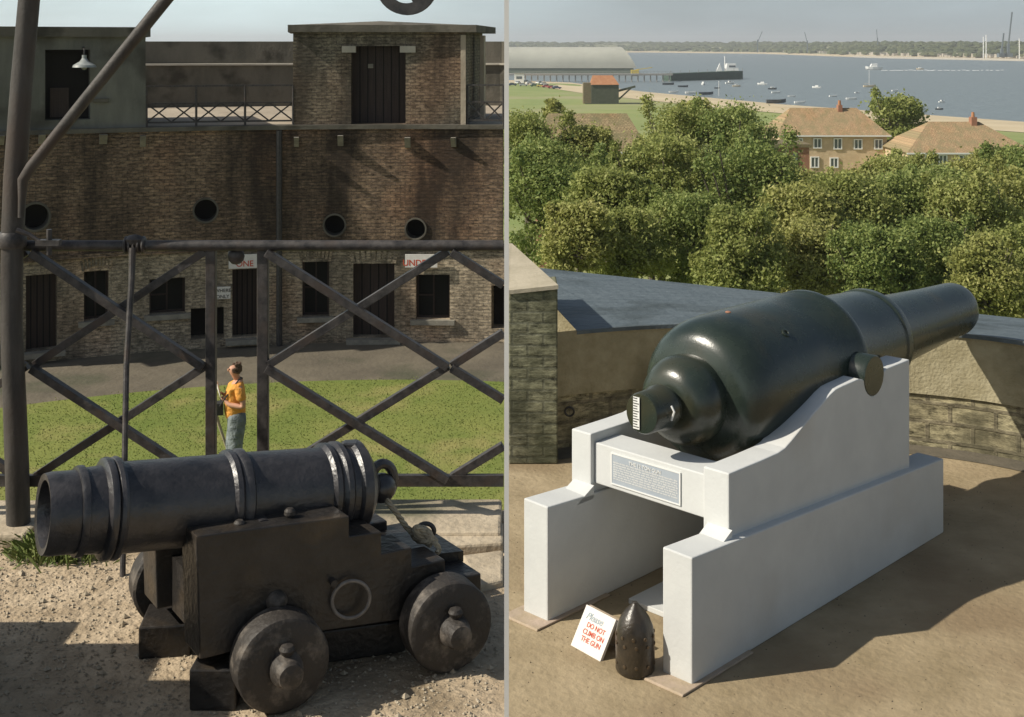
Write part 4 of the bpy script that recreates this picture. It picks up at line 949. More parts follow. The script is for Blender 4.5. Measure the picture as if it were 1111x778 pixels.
nodes=[(MP(0,0,.95),.13*S),(MP(.01,0,1.12),(.12*S,.13*S)),(MP(.02,0,1.30),(.13*S,.14*S)),(MP(-.02,0,1.43),.11*S),(MP(-.01,0,1.50),.055*S),(MP(.02,0,1.57),.06*S),(MP(.04,0,1.65),(.085*S,.095*S)),(MP(.04,0,1.73),(.07*S,.08*S)),
 (MP(0,.10,.90),.095*S),(MP(.03,.11,.50),.062*S),(MP(-.01,.11,.10),.045*S),(MP(.05,.11,.04),.042*S),(MP(.17,.12,.03),.034*S),
 (MP(0,-.10,.90),.095*S),(MP(.06,-.11,.50),.062*S),(MP(.03,-.11,.10),.045*S),(MP(.09,-.11,.04),.042*S),(MP(.21,-.12,.03),.034*S),
 (MP(-.02,.19,1.42),.055*S),(MP(-.10,.25,1.14),.050*S),(MP(.12,.16,1.17),.036*S),(MP(.17,.10,1.23),.03*S),
 (MP(-.02,-.19,1.42),.055*S),(MP(-.10,-.25,1.14),.050*S),(MP(.12,-.16,1.19),.036*S),(MP(.17,-.10,1.26),.03*S)]
edges=[(0,1),(1,2),(2,3),(3,4),(4,5),(5,6),(6,7),(0,8),(8,9),(9,10),(10,11),(11,12),(0,13),(13,14),(14,15),(15,16),(16,17),(3,18),(18,19),(19,20),(20,21),(3,22),(22,23),(23,24),(24,25)]
# fingers
for (wi,lz,sgn) in ((21,1.21,1),(25,1.24,-1)):
    for j in range(4):
        l0=.10*sgn-.02*sgn*0+(j-1.5)*.017; a=MP(.215,l0,lz+.03); c=MP(.245-(abs(j-1.2))*.006,l0-.012*sgn,lz+.06); n0=len(nodes)
        nodes+=[(a,.011*S),(c,.009*S)]; edges+=[(wi,n0),(n0,n0+1)]
    n0=len(nodes); nodes+=[(MP(.195,.10*sgn-.035*sgn,lz+.04),.011*S),(MP(.225,.10*sgn-.045*sgn,lz+.07),.009*S)]; edges+=[(wi,n0),(n0,n0+1)]
body=skin_mesh('body',nodes,edges,M['skin'],man)
# face: nose, ears, eyes
q=MB(); q.ball(MP(.122,0,1.655),.02*S,8,(1.1,.8,1.3)); q.ball(MP(.04,.082,1.655),.022*S,8,(.9,.5,1.4)); q.ball(MP(.04,-.082,1.655),.022*S,8,(.9,.5,1.4)); q.build('face_features',M['skin'],man,smooth=True)
q=MB(); q.ball(MP(.113,.033,1.675),.011*S,8); q.ball(MP(.113,-.033,1.675),.011*S,8); q.build('eyes',M['hair'],man,smooth=True)
q=MB()
for k in range(90):
    an=random.uniform(.42*math.pi,1.58*math.pi); z=random.uniform(1.62,1.75); r=.088 if z<1.7 else .078
    q.ball(MP(.035+math.cos(an)*r*1.08,math.sin(an)*r*.95,z),.022*S,6)
q.build('hair',M['hair'],man,smooth=True)
sn=[(MP(.02,0,.84),(.185*S,.175*S)),(MP(.03,0,1.12),(.185*S,.175*S)),(MP(.03,0,1.30),(.185*S,.18*S)),(MP(-.02,0,1.43),(.14*S,.145*S)),(MP(-.01,0,1.485),.07*S),
 (MP(-.02,.19,1.41),.078*S),(MP(-.075,.235,1.22),.085*S),(MP(-.02,-.19,1.41),.078*S),(MP(-.075,-.235,1.22),.085*S)]
skin_mesh('tee_shirt',sn,[(0,1),(1,2),(2,3),(3,4),(3,5),(5,6),(3,7),(7,8)],M['shirt'],man)
tn=[(MP(.01,0,1.09),(.165*S,.165*S)),(MP(0,0,.90),(.17*S,.17*S)),(MP(0,.10,.84),.14*S),(MP(.03,.11,.50),.115*S),(MP(-.01,.11,.09),.10*S),(MP(0,-.10,.84),.14*S),(MP(.07,-.11,.50),.115*S),(MP(.03,-.11,.09),.10*S)]
skin_mesh('trousers',tn,[(0,1),(1,2),(2,3),(3,4),(1,5),(5,6),(6,7)],M['trouser'],man)
q=MB()
for l in (.11,-.11): q.ball(MP(.09 if l>0 else .13,l*1.05,.045),.05*S,10,(1,1,.9)); q.ball(MP(.17 if l>0 else .21,l*1.08,.035),.045*S,10,(1.2,1.2,.75))
q.build('shoes',M['black'],man,smooth=True)
lf=thing('leaflet',MP(0.245,0,1.28),'pale folded leaflet held up by the man on the lawn','leaflet')
MB().hexa([MP(0.235,-.11,1.25),MP(0.235,0,1.25),MP(0.240,0,1.25),MP(0.240,-.11,1.25),MP(0.285,-.11,1.47),MP(0.315,0,1.47),MP(0.320,0,1.47),MP(0.290,-.11,1.47)]).build('page',M['signwhite'],lf)
MB().hexa([MP(0.235,0.002,1.25),MP(0.235,.11,1.25),MP(0.240,.11,1.25),MP(0.240,.002,1.25),MP(0.315,0.002,1.47),MP(0.285,.11,1.47),MP(0.290,.11,1.47),MP(0.320,.002,1.47)]).build('page',M['signwhite'],lf)
bgg=thing('camera_bag',MP(.30,0,.98),'black camera bag hanging in front of the man beside his leaflet','bag')
MB().hexa([MP(.20,-.1,1.0),MP(.32,-.1,1.0),MP(.32,.1,1.0),MP(.20,.1,1.0),MP(.20,-.09,1.18),MP(.31,-.09,1.18),MP(.31,.09,1.18),MP(.20,.09,1.18)]).build('bag_body',M['black'],bgg,bevel=.01)
MB().tube([MP(.26,-.1,1.14),MP(.12,-.15,1.35),MP(-.02,-.12,1.52),MP(-.08,0,1.52),MP(-.02,.12,1.52),MP(.12,.15,1.35),MP(.26,.1,1.14)],.012,6).build('bag_strap',M['black'],bgg)
wk=thing('walking_stick',MP(.12,-.24,.0),'pale walking stick leaning against the trouser leg of the man','stick')
MB().tube([MP(.32,-.20,.98),MP(.27,-.22,.80),MP(.13,-.24,.35),MP(.05,-.24,.0)],[.03*S,.026*S,.02*S,.015*S],8).build('stick_shaft',M['rope'],wk,smooth=True)
MB().ball(MP(.33,-.20,1.0),.035*S,10).build('stick_knob',M['rope'],wk,smooth=True)

# ============================================================ TREES
rng=np.random.default_rng(11)
def leafcloud(name,cs,n,size,m,parent,fill=.4,tint0=0.):
    # cs: list of (centre, radii) ; leaves on and inside the clumps
    vol=np.array([max(r)**2*(.35 if i==0 and len(cs)>20 else 1)+.002*0 for i,(c,r) in enumerate(cs)]); pr_=vol/vol.sum(); idx=rng.choice(len(cs),n,p=pr_)
    C=np.array([tuple(c) for c,_ in cs])[idx]; Rr=np.array([r for _,r in cs])[idx]
    d=rng.normal(size=(n,3)); d/=np.linalg.norm(d,axis=1)[:,None]; d[:,2]=np.where(d[:,2]<-.55,-d[:,2],d[:,2])
    rad=1-fill*rng.random(n)**.8+ .2*rng.normal(size=n)
    ctr=C+d*Rr*rad[:,None]
    nn=d*.55+rng.normal(size=(n,3))*.65; nn/=np.linalg.norm(nn,axis=1)[:,None]
    a=np.cross(nn,rng.normal(size=(n,3))); a/=np.linalg.norm(a,axis=1)[:,None]; b=np.cross(nn,a)
    sz=size*(.55+.9*rng.random(n))[:,None]; a*=sz; b*=sz*.62
    v=np.stack([ctr-a,ctr+b*.9,ctr+a,ctr-b*.9],1).reshape(-1,3)
    org=np.array(tuple(OFF[parent.name])); v-=org
    me=bpy.data.meshes.new(name); me.vertices.add(4*n); me.vertices.foreach_set('co',v.ravel().astype(np.float32))
    me.loops.add(4*n); me.loops.foreach_set('vertex_index',np.arange(4*n,dtype=np.int32)); me.polygons.add(n); me.polygons.foreach_set('loop_start',np.arange(0,4*n,4,dtype=np.int32))
    try: me.polygons.foreach_set('loop_total',np.full(n,4,dtype=np.int32))
    except Exception: pass
    me.update(calc_edges=True)
    cl=rng.random(len(cs))[idx]; t=np.clip(.62*rng.random(n)+.26*cl+.04+tint0,0,1)
    at=me.attributes.new('tint','FLOAT','FACE'); at.data.foreach_set('value',t.astype(np.float32))
    me.materials.append(m); o=bpy.data.objects.new(name,me); sc.collection.objects.link(o); o.parent=parent; OFF[o.name]=OFF[parent.name]; return o
def tree(px,ytop,ybot,hw,Y,label,kind,group='trees and bushes beyond the parapet',n=9000,name='leafy_tree',size=None,cat='tree'):
    top=W(px,ytop,Y); bot=W(px,ybot,Y); x=top.x; gz=min(landz(x,Y) if Y>20 else -12,bot.z-.3); rx=hw/F*Y; H=top.z-bot.z
    t=thing(name,(x,Y,gz),label,cat,group)
    cs=[]; R=random.Random(int(px*7+Y))
    nb=34
    cs.append((V3((x,Y,bot.z+H*.5)),(rx*.9,rx*.85,H*.48)))
    for i in range(9):   # loose sprays that break the outline
        an=R.uniform(0,2*math.pi); f=R.uniform(.35,1.0); w=rx*(1.02-.5*max(0,f-.4)); r=rx*R.uniform(.07,.16); cs.append((V3((x+math.cos(an)*w,Y+math.sin(an)*w*.8,bot.z+H*f)),(r,r,r*1.5)))
    for i in range(nb):
        f=R.random(); zz=bot.z+H*(.06+.88*f); w=rx*(1.0-.62*max(0,f-.35)**1.25*1.5); an=R.uniform(0,2*math.pi); q=math.sqrt(R.random())*.86
        r=rx*R.uniform(.18,.46); zz=min(zz,top.z-r*.7)
        cs.append((V3((x+math.cos(an)*w*q,Y+math.sin(an)*w*q*.9,zz)),(r,r,r*.8)))
    size=size or .0024*Y
    leafcloud('crown',cs,n,size,LEAF[kind],t,tint0=R.uniform(-.08,.12))
    b=MB(); b.tube([(x,Y,gz-.1),(x+.1,Y,gz+(bot.z-gz)*.7+.3),(x-.05,Y,bot.z+H*.4)],[rx*.09,rx*.07,rx*.03],8)
    tr=b.build('trunk',M['bark'],t,smooth=True)
    b=MB()
    for c,r in cs[:12]: b.tube([V3((x,Y,bot.z+H*.1+(c.z-bot.z)*.3)),V3((x,Y,bot.z)).lerp(c,.6)+V3((0,0,.1)),c],[rx*.035,rx*.02,rx*.008],5)
    b.build('limb',M['bark'],tr)
    return t
T_=[ # back row
 (572,126,225,52,70,'tall olive tree at the far left edge of the harbour view, beside the white post',0),
 (628,138,230,34,72,'narrow pale tree just left of the brown roof among the trees',2),
 (655,172,240,38,63,'rounded green tree directly below the brown roof',1),
 (706,158,240,36,66,'yellowish tree at the right foot of the brown roof',2),
 (745,116,235,50,72,'tallest bushy tree, left half of the high clump above the gun breech',0),
 (800,113,240,50,70,'broad olive tree, right half of the high clump above the gun breech',1),
 (850,186,245,36,66,'low yellowish tree under the small red brick extension',2),
 (893,192,250,36,68,'green tree hiding the lower wall of the buff house',0),
 (935,186,250,36,66,'yellow green tree under the right end of the buff house',2),
 (975,172,250,38,70,'olive tree in front of the gap between the two buff houses',0),
 (1020,184,255,40,66,'green tree below the windows of the right hand house',1),
 (1066,174,255,40,68,'pale tree reaching up before the right hand house roof',2),
 (1112,162,255,42,66,'tall green tree at the right edge below the quay cranes',1),
 # middle row
 (596,152,285,54,60,'dark leaved tree above the traverse pier cap',1),(662,186,295,44,54,'wide green tree in the middle row above the left of the sloping slab',0),
 (716,148,300,52,62,'leafy olive tree in the middle row left of the gun breech top',0),(806,150,305,56,60,'dense green tree in the middle row straight above the gun body',1),
 (868,204,312,44,56,'yellow tinged tree in the middle row above the first barrel ring',2),(926,192,322,50,58,'olive tree in the middle row above the second barrel ring',0),
 (988,190,330,52,60,'dense green tree in the middle row above the gun chase',1),(1048,196,340,50,58,'green tree in the middle row above the gun muzzle',0),(1104,184,345,52,60,'pale green tree in the middle row at the right edge',2)]
for a in T_: tree(a[0],a[1],a[2],a[3]*1.28,a[4],a[5],a[6],n=34000,size=.082)
B_l=[(628,222,292,34,48,'low yellowish bush at the corner of the pier cap and slab',2),(684,228,300,42,50,'low bush on the slope at the left part of the slab edge',0),
 (744,212,310,46,52,'round low bush on the slope behind the middle of the slab edge',1),(802,225,318,42,48,'low green bush on the slope just above the top of the gun body',0),
 (1012,238,345,44,50,'low bush on the slope behind the gun chase',1),(1070,256,352,36,46,'small yellowish bush right behind the gun muzzle',2),(1112,240,356,38,50,'small bush at the right edge above the sloping slab',0),(880,240,330,44,50,'low bush on the slope above the barrel rings',2),(944,246,338,44,48,'dark low bush on the slope between rings and chase',1)]
for a in B_l: tree(a[0],a[1],a[2]+6,a[3]*1.2,a[4],a[5],a[6],n=28000,size=.068,name='bush',cat='bush')
tree(968,102,162,38,152,'isolated dark spreading tree between the two buff houses',0,group=None,n=11000,size=.2)
tree(602,108,140,14,110,'small autumn brown shrub on the meadow left of the tarred hut',2,group=None,n=1200,size=.2,name='shrub',cat='shrub')
tree(758,110,140,22,112,'sparse shrub peeping over the high clump towards the beach',2,group=None,n=1500,size=.2,name='shrub',cat='shrub')

# ============================================================ HOUSES
def hip_house(x0,x1,ye,yr,Y,dep,label,roofm,wallm,wins,chim,hip=.16,name='house',yeR=None,annex=False):
    e0=W(x0,ye,Y); e1=W(x1,yeR or ye,Y); wdt=e1.x-e0.x; zr=-(yr-HY)/F*(Y+dep/2); gz=landz((e0.x+e1.x)/2,Y)-.5; ez=e0.z
    t=thing(name,((e0.x+e1.x)/2,Y+dep/2,gz),label,'house')
    i=.35; MB().box((e0.x+i,Y+i,gz),(e1.x-i,Y+dep-i,ez-.02)).build('wall',wallm,t)
    h=wdt*hip; a,b_,c,d=V3((e0.x,Y,ez)),V3((e1.x,Y,ez)),V3((e1.x,Y+dep,ez)),V3((e0.x,Y+dep,ez)); r0=V3((e0.x+h,Y+dep/2,zr)); r1=V3((e1.x-h,Y+dep/2,zr))
    q=MB(); q.v=[a,b_,c,d,r0,r1]; q.f=[(0,1,5,4),(1,2,5),(2,3,4,5),(3,0,4),(0,3,2,1)]; rf=q.build('roof',roofm,t,uv=lambda p:(p.x,(p.z-ez)*1.9+abs(p.y-Y-dep/2)*.0))
    q=MB(); q.bar(a+V3((0,-.03,-.06)),b_+V3((0,-.03,-.06)),.12,.14); q.build('gutter',M['wframe'],t)
    for cx,cy0,cy1,cw in chim:
        w0=W(cx-cw/2,cy0,Y+dep/2-.4); w1=W(cx+cw/2,cy1,Y+dep/2-.4); ch=MB().box((w0.x,w0.y-.3,w1.z-.6),(w1.x,w0.y+.5,w0.z)).build('chimney',M['redbrick'],rf)
        MB().lathe((w0.x*.5+w1.x*.5,w0.y+.1,w0.z),(0,0,1),[(0,.16),(.45,.13)],10).build('chimney_pot',M['tile_orange'],ch) if False else None
        q=MB(); q.lathe((w0.x*.5+w1.x*.5,w0.y+.1,w0.z),(0,0,1),[(0,.18),(.5,.14)],10); q.build('chimney_pot',M['tile_orange'],rf)
    for (wx,wy0,wy1,ww_) in wins:
        p0=W(wx-ww_/2,wy1,Y+i-.05); p1=W(wx+ww_/2,wy0,Y+i-.05)
        w=MB().box((p0.x,Y+i-.03,p0.z),(p1.x,Y+i-.003,p1.z)).build('window',M['wpane'],t); q=MB(); k=.11
        q.box((p0.x-k,Y+i-.12,p0.z-k),(p0.x,Y+i-.004,p1.z+k)); q.box((p1.x,Y+i-.12,p0.z-k),(p1.x+k,Y+i-.004,p1.z+k)); q.box((p0.x,Y+i-.12,p1.z),(p1.x,Y+i-.004,p1.z+k)); q.box((p0.x,Y+i-.12,p0.z-k),(p1.x,Y+i-.004,p0.z)); q.box(((p0.x+p1.x)/2-.05,Y+i-.10,p0.z),((p0.x+p1.x)/2+.05,Y+i-.031,p1.z)); q.build('frame',M['wframe'],w)
    return t
hip_house(843,967,147,117,130,9,'buff brick house with hipped lichened tile roof, left of the isolated tree',M['rooftile'],M['housebrick'],[(867,151,160,6),(887,151,160,7),(909,151,161,7),(931,152,161,7),(953,152,161,7),(884,171,181,7),(905,172,181,7)],[(911,114,124,4.5)],yeR=147,hip=.2)
hip_house(984,1125,166,132,122,10,'buff brick house with long hipped roof at the right edge of the view',M['rooftile'],M['housebrick'],[(1008,169,178,7),(1023,169,179,7),(1045,169,179,8),(1085,170,180,7)],[(1056,127,140,6)],hip=.3)
hip_house(578,706,165,123,84,9,'house showing only its brown roof among the trees on the left',M['roofbrown'],M['redbrick'],[(640,168,176,8)],[],hip=.15)
q=thing('house_extension',W(860,185,118),'small red brick flat roofed extension before the buff house','outbuilding')
p=W(834,160,118); p2=W(878,160,118); gz=landz(p.x,118)-.5
MB().box((p.x,118,gz),(p2.x,123,p.z)).build('wall',M['redbrick'],q); MB().box((p.x-.2,117.8,p.z+.003),(p2.x+.2,123.2,p.z+.3)).build('flat_roof',M['tile_brown'],q)
for wx in (863,): 
    a=W(wx-2.5,181,117.95); c=W(wx+2.5,166,117.95); MB().box((a.x,117.93,a.z),(c.x,117.997,c.z)).build('window',M['wpane'],q)
ae=thing('aerial',W(695,165,70),'thin white aerial mast showing above the trees by the brown roof','aerial')
a=W(695,168,78); MB().tube([a+V3((0,0,-2)),W(695,152,78)],.05,6).build('mast',M['wframe'],ae); MB().bar(W(685,162,78),W(708,166,78),.06,.06).build('crossbar',M['wframe'],ae)

# ============================================================ TARRED HUT (treadwheel crane) AND SHORE
zh=-19.9; Yh=418; 
def HB(px,py,dy=0): p=W(px,py,Yh); return V3((p.x,Yh+dy,p.z))
hut=thing('crane_house',HB(656,112),'green tarred timber hut with orange tiled roof and a projecting jib on the meadow','crane hut')
x0=HB(641,0).x; x1=HB(672,0).x; z0=zh-.3; z1=HB(0,92).z; z2=HB(0,82).z
MB().box((x0+.2,Yh,z0),(x1-.2,Yh+7,z1)).build('boarded_wall',M['tarred'],hut)
q=MB(); q.v=[V3((x0,Yh-.4,z1)),V3((x1,Yh-.4,z1)),V3((x1,Yh+7.4,z1)),V3((x0,Yh+7.4,z1)),V3((x0+.8,Yh+3.5,z2)),V3((x1-2,Yh+3.5,z2))]; q.f=[(0,1,5,4),(1,2,5),(2,3,4,5),(3,0,4),(0,3,2,1)]; q.build('tiled_roof',M['tile_orange'],hut)
MB().bar(HB(671,99,2),HB(690,94,2),.7,.7).build('jib',M['tarred'],hut); MB().bar(HB(672,108,2),HB(686,95,2),.5,.5).build('jib_strut',M['tarred'],hut)
MB().box((x0-2.4,Yh+1,z0),(x0+.19,Yh+6,HB(0,90).z)).build('lean_to',M['tile_brown'],hut)
MB().box((x0-2,Yh-1.5,z0),(x1+10,Yh-1.2,zh+.25)).build('low_kerb',M['tarred'],hut)
# big shed with vaulted roof
ysd=860; sx0=W(553,0,ysd).x; sx1=W(683,0,ysd+30).x
shed=thing('quay_shed',V3(((sx0+sx1)/2,ysd,ZS)),'huge grey shed with curved vaulted roof on the quay behind the pier','shed')
zb_=W(0,74,ysd).z; zt_=W(0,51,ysd+15).z; q=MB(); n=18; L=[]
for k in range(n+1):
    an=math.pi*k/n; yy=ysd+17-17*math.cos(an); z=zb_+(zt_-zb_)*math.sin(an)**.8; 
    L.append((V3((sx0-4+ (1-math.cos(an))*-1,yy,z)),V3((sx1+2-(math.sin(an))*9+ (0),yy,z))))
for a,c in zip(L,L[1:]): q.poly([a[0],a[1],c[1],c[0]])
q.poly([l[0] for l in L]); q.poly([l[1] for l in L][::-1]); q.build('vaulted_roof',M['shedroof'],shed,smooth=True)
MB().box((sx0-3,ysd+.5,ZS+.5),(sx1,ysd+33,zb_)).build('shed_wall',M['shedwall'],shed)
q=MB(); q.box((sx0-30,ysd-14,ZS-2),(sx1+6,ysd+60,ZS+1.0)); tag(q.build('quay',M['timber']),kind='structure')
# pier
YP=700
def PP(px,z,dy=0): return V3(((px-CX)/F*YP,YP+dy,z))
zd=W(0,80,YP).z; pier_=thing('pier',PP(650,ZS),'long grey timber pier on piles running out from the shore','pier')
MB().box(PP(566,zd-1.0),PP(730,zd,6)).build('pier_deck',M['timber'],pier_)
for i in range(24):
    px=570+i*6.8; MB().cyl(PP(px,ZS-1,1),PP(px,zd-1.0,1),.35,n=8).build('pile',M['timber'],pier_)
q=MB(); q.box(PP(566,zd+1.0),PP(730,zd+1.15,.1)); 
for i in range(42): q.box(PP(566+i*4,zd),PP(566+i*4+.25,zd+1.0,.1))
q.build('pier_railing',M['timber'],pier_)
bar=thing('jetty_end',W(767,84,730),'dark green boarded pier head at the seaward end of the pier','pier head')
a,c=W(728,80,714),W(806,77,752); a2=V3((a.x,a.y,ZS-.5)); c2=V3((c.x,c.y,ZS-.5)); MB().prism([a,c,c2,a2],(-4,9,0)).build('green_screen',M['bargegreen'],bar)
q=MB()
for i in range(9):
    p=a.lerp(c,i/8)+V3((0,1,0)); q.cyl(p,p+V3((0,0,1.8)),.12,n=6)
q.build('bollard_posts',M['timber'],bar)
# white pilot vessel behind the pier head
sv=thing('white_ship',W(790,84,775),'white ship with bridge and mast moored behind the green pier head','ship')
def SV(px,py,dy=0): p=W(px,py,770); return V3((p.x,770+dy,p.z))
MB().prism([SV(778,82),SV(800,82),SV(804,78),SV(776,78)],(0,7,0)).build('hull',M['boatwhite'],sv)
MB().prism([SV(787,78),SV(802,78),SV(801,73.5),SV(799,73.5),SV(798.5,69),SV(789,69),SV(788,74)],(0,5,0)).build('bridge',M['boatwhite'],sv)
MB().box(SV(791,73,-.1),SV(798,71,-.02)).build('bridge_windows',M['wpane'],sv)
MB().prism([SV(777,78),SV(784,78),SV(781,69)],(0,2,0)).build('foremast_frame',M['boatwhite'],sv); MB().cyl(SV(787,78,2),SV(787,61,2),.3,n=6).build('mast',M['boatwhite'],sv)

# boats ------------------------------------------------
def hull(b,c,L,w,h,az):
    d=V3((math.cos(az),math.sin(az),0)); s_=V3((-d.y,d.x,0)); st=[(-.5,.75,.0),(-.25,1,0),(.1,.95,0),(.35,.6,.12),(.5,.03,.3)]
    rows=[]
    for t,wf,rise in st: rows.append([c+d*L*t+s_*w/2*wf*k+V3((0,0,zz*h+rise*h)) for k,zz in ((-1,1),(-.75,.1),(0,-.2),(.75,.1),(1,1))])
    i=len(b.v)
    for r in rows: b.v+=r
    for j in range(4):
        for k in range(4): b.f.append((i+j*5+k,i+(j+1)*5+k,i+(j+1)*5+k+1,i+j*5+k+1))
        b.f.append((i+j*5,i+j*5+4,i+(j+1)*5+4,i+(j+1)*5))
    b.f.append((i,i+1,i+2,i+3,i+4)); return d,s_
def boat(px,py,L,label,m='boatwhite',mast=0,cabin=0,az=0.,group='small craft moored off the beach',name='boat',cat='boat',z=ZS):
    c=G(px,py,z); t=thing(name,c,label,cat,group); b=MB(); d,s_=hull(b,c,L,L*.32,L*.16,az); hb=b.build('hull',M[m],t)
    if cabin:
        p=c+d*L*.02+V3((0,0,L*.16)); MB().prism([p-d*L*.2-s_*L*.1,p+d*L*.2-s_*L*.1,p+d*L*.12-s_*L*.1+V3((0,0,L*.15*cabin)),p-d*L*.2-s_*L*.1+V3((0,0,L*.17*cabin))],s_*L*.2).build('cabin',M['boatwhite'],t)
        MB().prism([p-d*L*.15-s_*L*.103+V3((0,0,L*.07)),p+d*L*.12-s_*L*.103+V3((0,0,L*.07)),p+d*L*.10-s_*L*.103+V3((0,0,L*.11)),p-d*L*.15-s_*L*.103+V3((0,0,L*.11))],s_*-.03).build('cabin_window',M['wpane'],t)
    if mast: MB().cyl(c+V3((0,0,L*.1)),c+V3((0,0,mast)),.09,n=6).build('mast',M['boatwhite'],t); MB().bar(c+V3((0,0,L*.3)),c-d*L*.4+V3((0,0,L*.3)),.12,.12).build('boom',M['boatcream'],t)
    else: MB().bar(c-s_*L*.12+V3((0,0,L*.14)),c+s_*L*.12+V3((0,0,L*.14)),L*.05,.06).build('thwart',M['boatcream'],t)
    return t
boat(943,94.5,5.6,'cream yacht with a bare mast, out in the middle of the water','boatcream',mast=8.5)
mb=boat(948,75.5,14,'white motor launch speeding left ahead of its foaming wake',cabin=1.2,az=math.pi,group=None,name='motor_launch')
q=MB()
for i in range(26):
    px=957+i*5.2+random.uniform(-1,1); w=random.uniform(1.5,4)*(1 if i<14 else .6); y=76.3+random.uniform(-.3,.3); q.poly([G(px-w,y+.25,ZS+.15),G(px+w,y+.25,ZS+.15),G(px+w,y-.25,ZS+.15),G(px-w,y-.25,ZS+.15)])
tag(q.build('wake_foam',M['wake']),'white foam trail on the water behind the motor launch','wake',kind='stuff')
boat(998,75.5,6,'small orange hulled boat following in the wake of the launch','boatcream',group=None,cabin=1,az=math.pi)
for px,py,L,m,ca,az,lab in ((886,95.5,4.2,'boatwhite',1,2.8,'white cabin dinghy left of the cream yacht'),(904,105,3.4,'boatwhite',0,.2,'small white dinghy above the chimney of the buff house'),(930,101,2.6,'boatwhite',0,.5,'tiny white dinghy just below the cream yacht'),
  (924,108,4.2,'boatwhite',0,0,'larger white dinghy close to the beach right of the chimney'),(971,99,3.2,'boatwhite',0,.3,'white dinghy right of the cream yacht'),(1022,111,2.6,'boatwhite',1,.3,'small white boat right of the yacht, above its dark neighbour'),(1019,119,2.6,'boatdark',1,0,'dark hulled boat nearest the beach on the right'),
  (995,115,2.2,'boatdark',0,0,'faint dark dinghy above the isolated tree'),(827,92,5,'boatwhite',1,2.9,'white cabin boat right of the green pier head'),(838,97,4,'boatdark',1,0,'dark cabin boat in the cluster right of the pier'),(842,101,4,'boatwhite',0,.2,'white dinghy at the foot of the cluster right of the pier'),
  (859,105,3,'boatwhite',0,0,'lone white dinghy between the cluster and the cabin dinghy'),(792,91,5,'boatwhite',1,.2,'white boat lying just below the green pier head'),(799,94,4,'boatcream',1,0,'cream boat lying below the end of the pier head'),(763,92,5,'boatwhite',1,1.2,'white upright boat under the middle of the pier head'),
  (725,92,6,'boatdark',0,0,'black barge below the left end of the green pier head'),(741,94.5,5,'boatdark',0,0,'flat dark boat between black barge and upright white boat'),(778,96,3,'boatdark',0,.4,'little dark boat left of the white pole on the beach')):
    boat(px,py,L,lab,m,cabin=ca,az=az)
for px,py,L,m,lab in ((750,101.5,5,'boatwhite','white boat pulled up on the sand, left of the dark one'),(766,102.5,6,'boatdark','dark boat pulled up on the sand beside the white pole'),(842,111.5,7,'boatdark','long dark boat lying alone on the sand above the buff house'),(868,112,4,'boatwhite','white boat lying on the sand right of the long dark boat'),(731,100.5,4,'boatwhite','leftmost white boat pulled up on the sand')):
    boat(px,py,L,lab,m,az=.05,group='boats pulled up on the beach',z=-20.55)
wp2=thing('beach_pole',G(780,104,-20.6),'slim white pole standing on the beach in line with the pier head','pole'); MB().cyl(G(780,104,-20.7),G(780,104,-20.6)+V3((0,0,5.6)),.14,n=8).build('pole_shaft',M['wframe'],wp2); MB().ball(G(780,104,-20.6)+V3((0,0,5.7)),.2,8).build('pole_top',M['wframe'],wp2)
wp3=thing('channel_marker',G(955,104,ZS),'slim white marker post in the water behind the isolated tree','marker post'); MB().cyl(G(951,108,ZS-.5),G(951,108,ZS)+V3((0,0,4.2)),.12,n=8).build('marker_shaft',M['wframe'],wp3); MB().ball(G(951,108,ZS)+V3((0,0,4.2)),.3,8).build('marker_top',M['wframe'],wp3)

# parked cars by the pier root
cols={'white':(.7,.7,.68),'red':(.42,.05,.04),'dark blue':(.04,.06,.12),'silver':(.4,.42,.43),'yellow':(.6,.45,.08),'green':(.08,.16,.09)}
for k,v in cols.items(): M['car_'+k]=mat('car_paint_'+k.replace(' ','_'),v,None,rough=.3,spec=.6)
def car(px,py,col,label,az):
    c=G(px,py,-19.85); t=thing('parked_car',c,label,'car','cars parked near the pier'); d=V3((math.cos(az),math.sin(az),0)); s_=V3((-d.y,d.x,0)); up=V3((0,0,1))
    f=lambda x,z: c+d*x+up*z-s_*.85
    MB().prism([f(-2.1,.35),f(2.1,.35),f(2.1,.75),f(1.1,.9),f(-1.6,.95),f(-2.1,.85)],s_*1.7).build('car_body',M['car_'+col],t,bevel=.05)
    MB().prism([f(-1.5,.95)+s_*.1,f(.95,.92)+s_*.1,f(.45,1.4)+s_*.1,f(-1.1,1.42)+s_*.1],s_*1.5).build('car_cabin',M['wpane'],t)
    MB().prism([f(-1.1,1.43)+s_*.1,f(.45,1.41)+s_*.1,f(.4,1.46)+s_*.1,f(-1.05,1.47)+s_*.1],s_*1.5).build('car_roof',M['car_'+col],t)
    for x in (-1.3,1.3):
        for sd in (-.02,1.52): MB().lathe(f(x,.32)+s_*sd,s_,[(0,.32),(.2,.32)],12).build('wheel',M['black'],t)
for px,py,col,az,lab in ((556,93,'dark blue',.1,'dark blue car at the far left of the car park'),(562,91,'white',1.2,'white car behind the dark blue one in the car park'),(568,93.5,'silver',.0,'silver car in the front row left of the white van'),(575,91.5,'white',.4,'white car in the middle of the back parking row'),(580,94,'green',.1,'green car in the middle of the front parking row'),
   (587,94.5,'yellow',.0,'yellow car in the front row near its right end'),(593,95,'red',.1,'red car in the front row beside the yellow one'),(599,96,'red',.0,'red car at the right end of the front row'),(585,91,'white',1.0,'white car in the back row above the yellow one'),(591,92.5,'white',.2,'white car in the back row above the red one'),(604,96.5,'dark blue',.1,'dark blue car parked last at the right by the beach'),(571,89.5,'silver',.3,'silver car highest up, nearest to the pier')):
    car(px,py,col,lab,az)
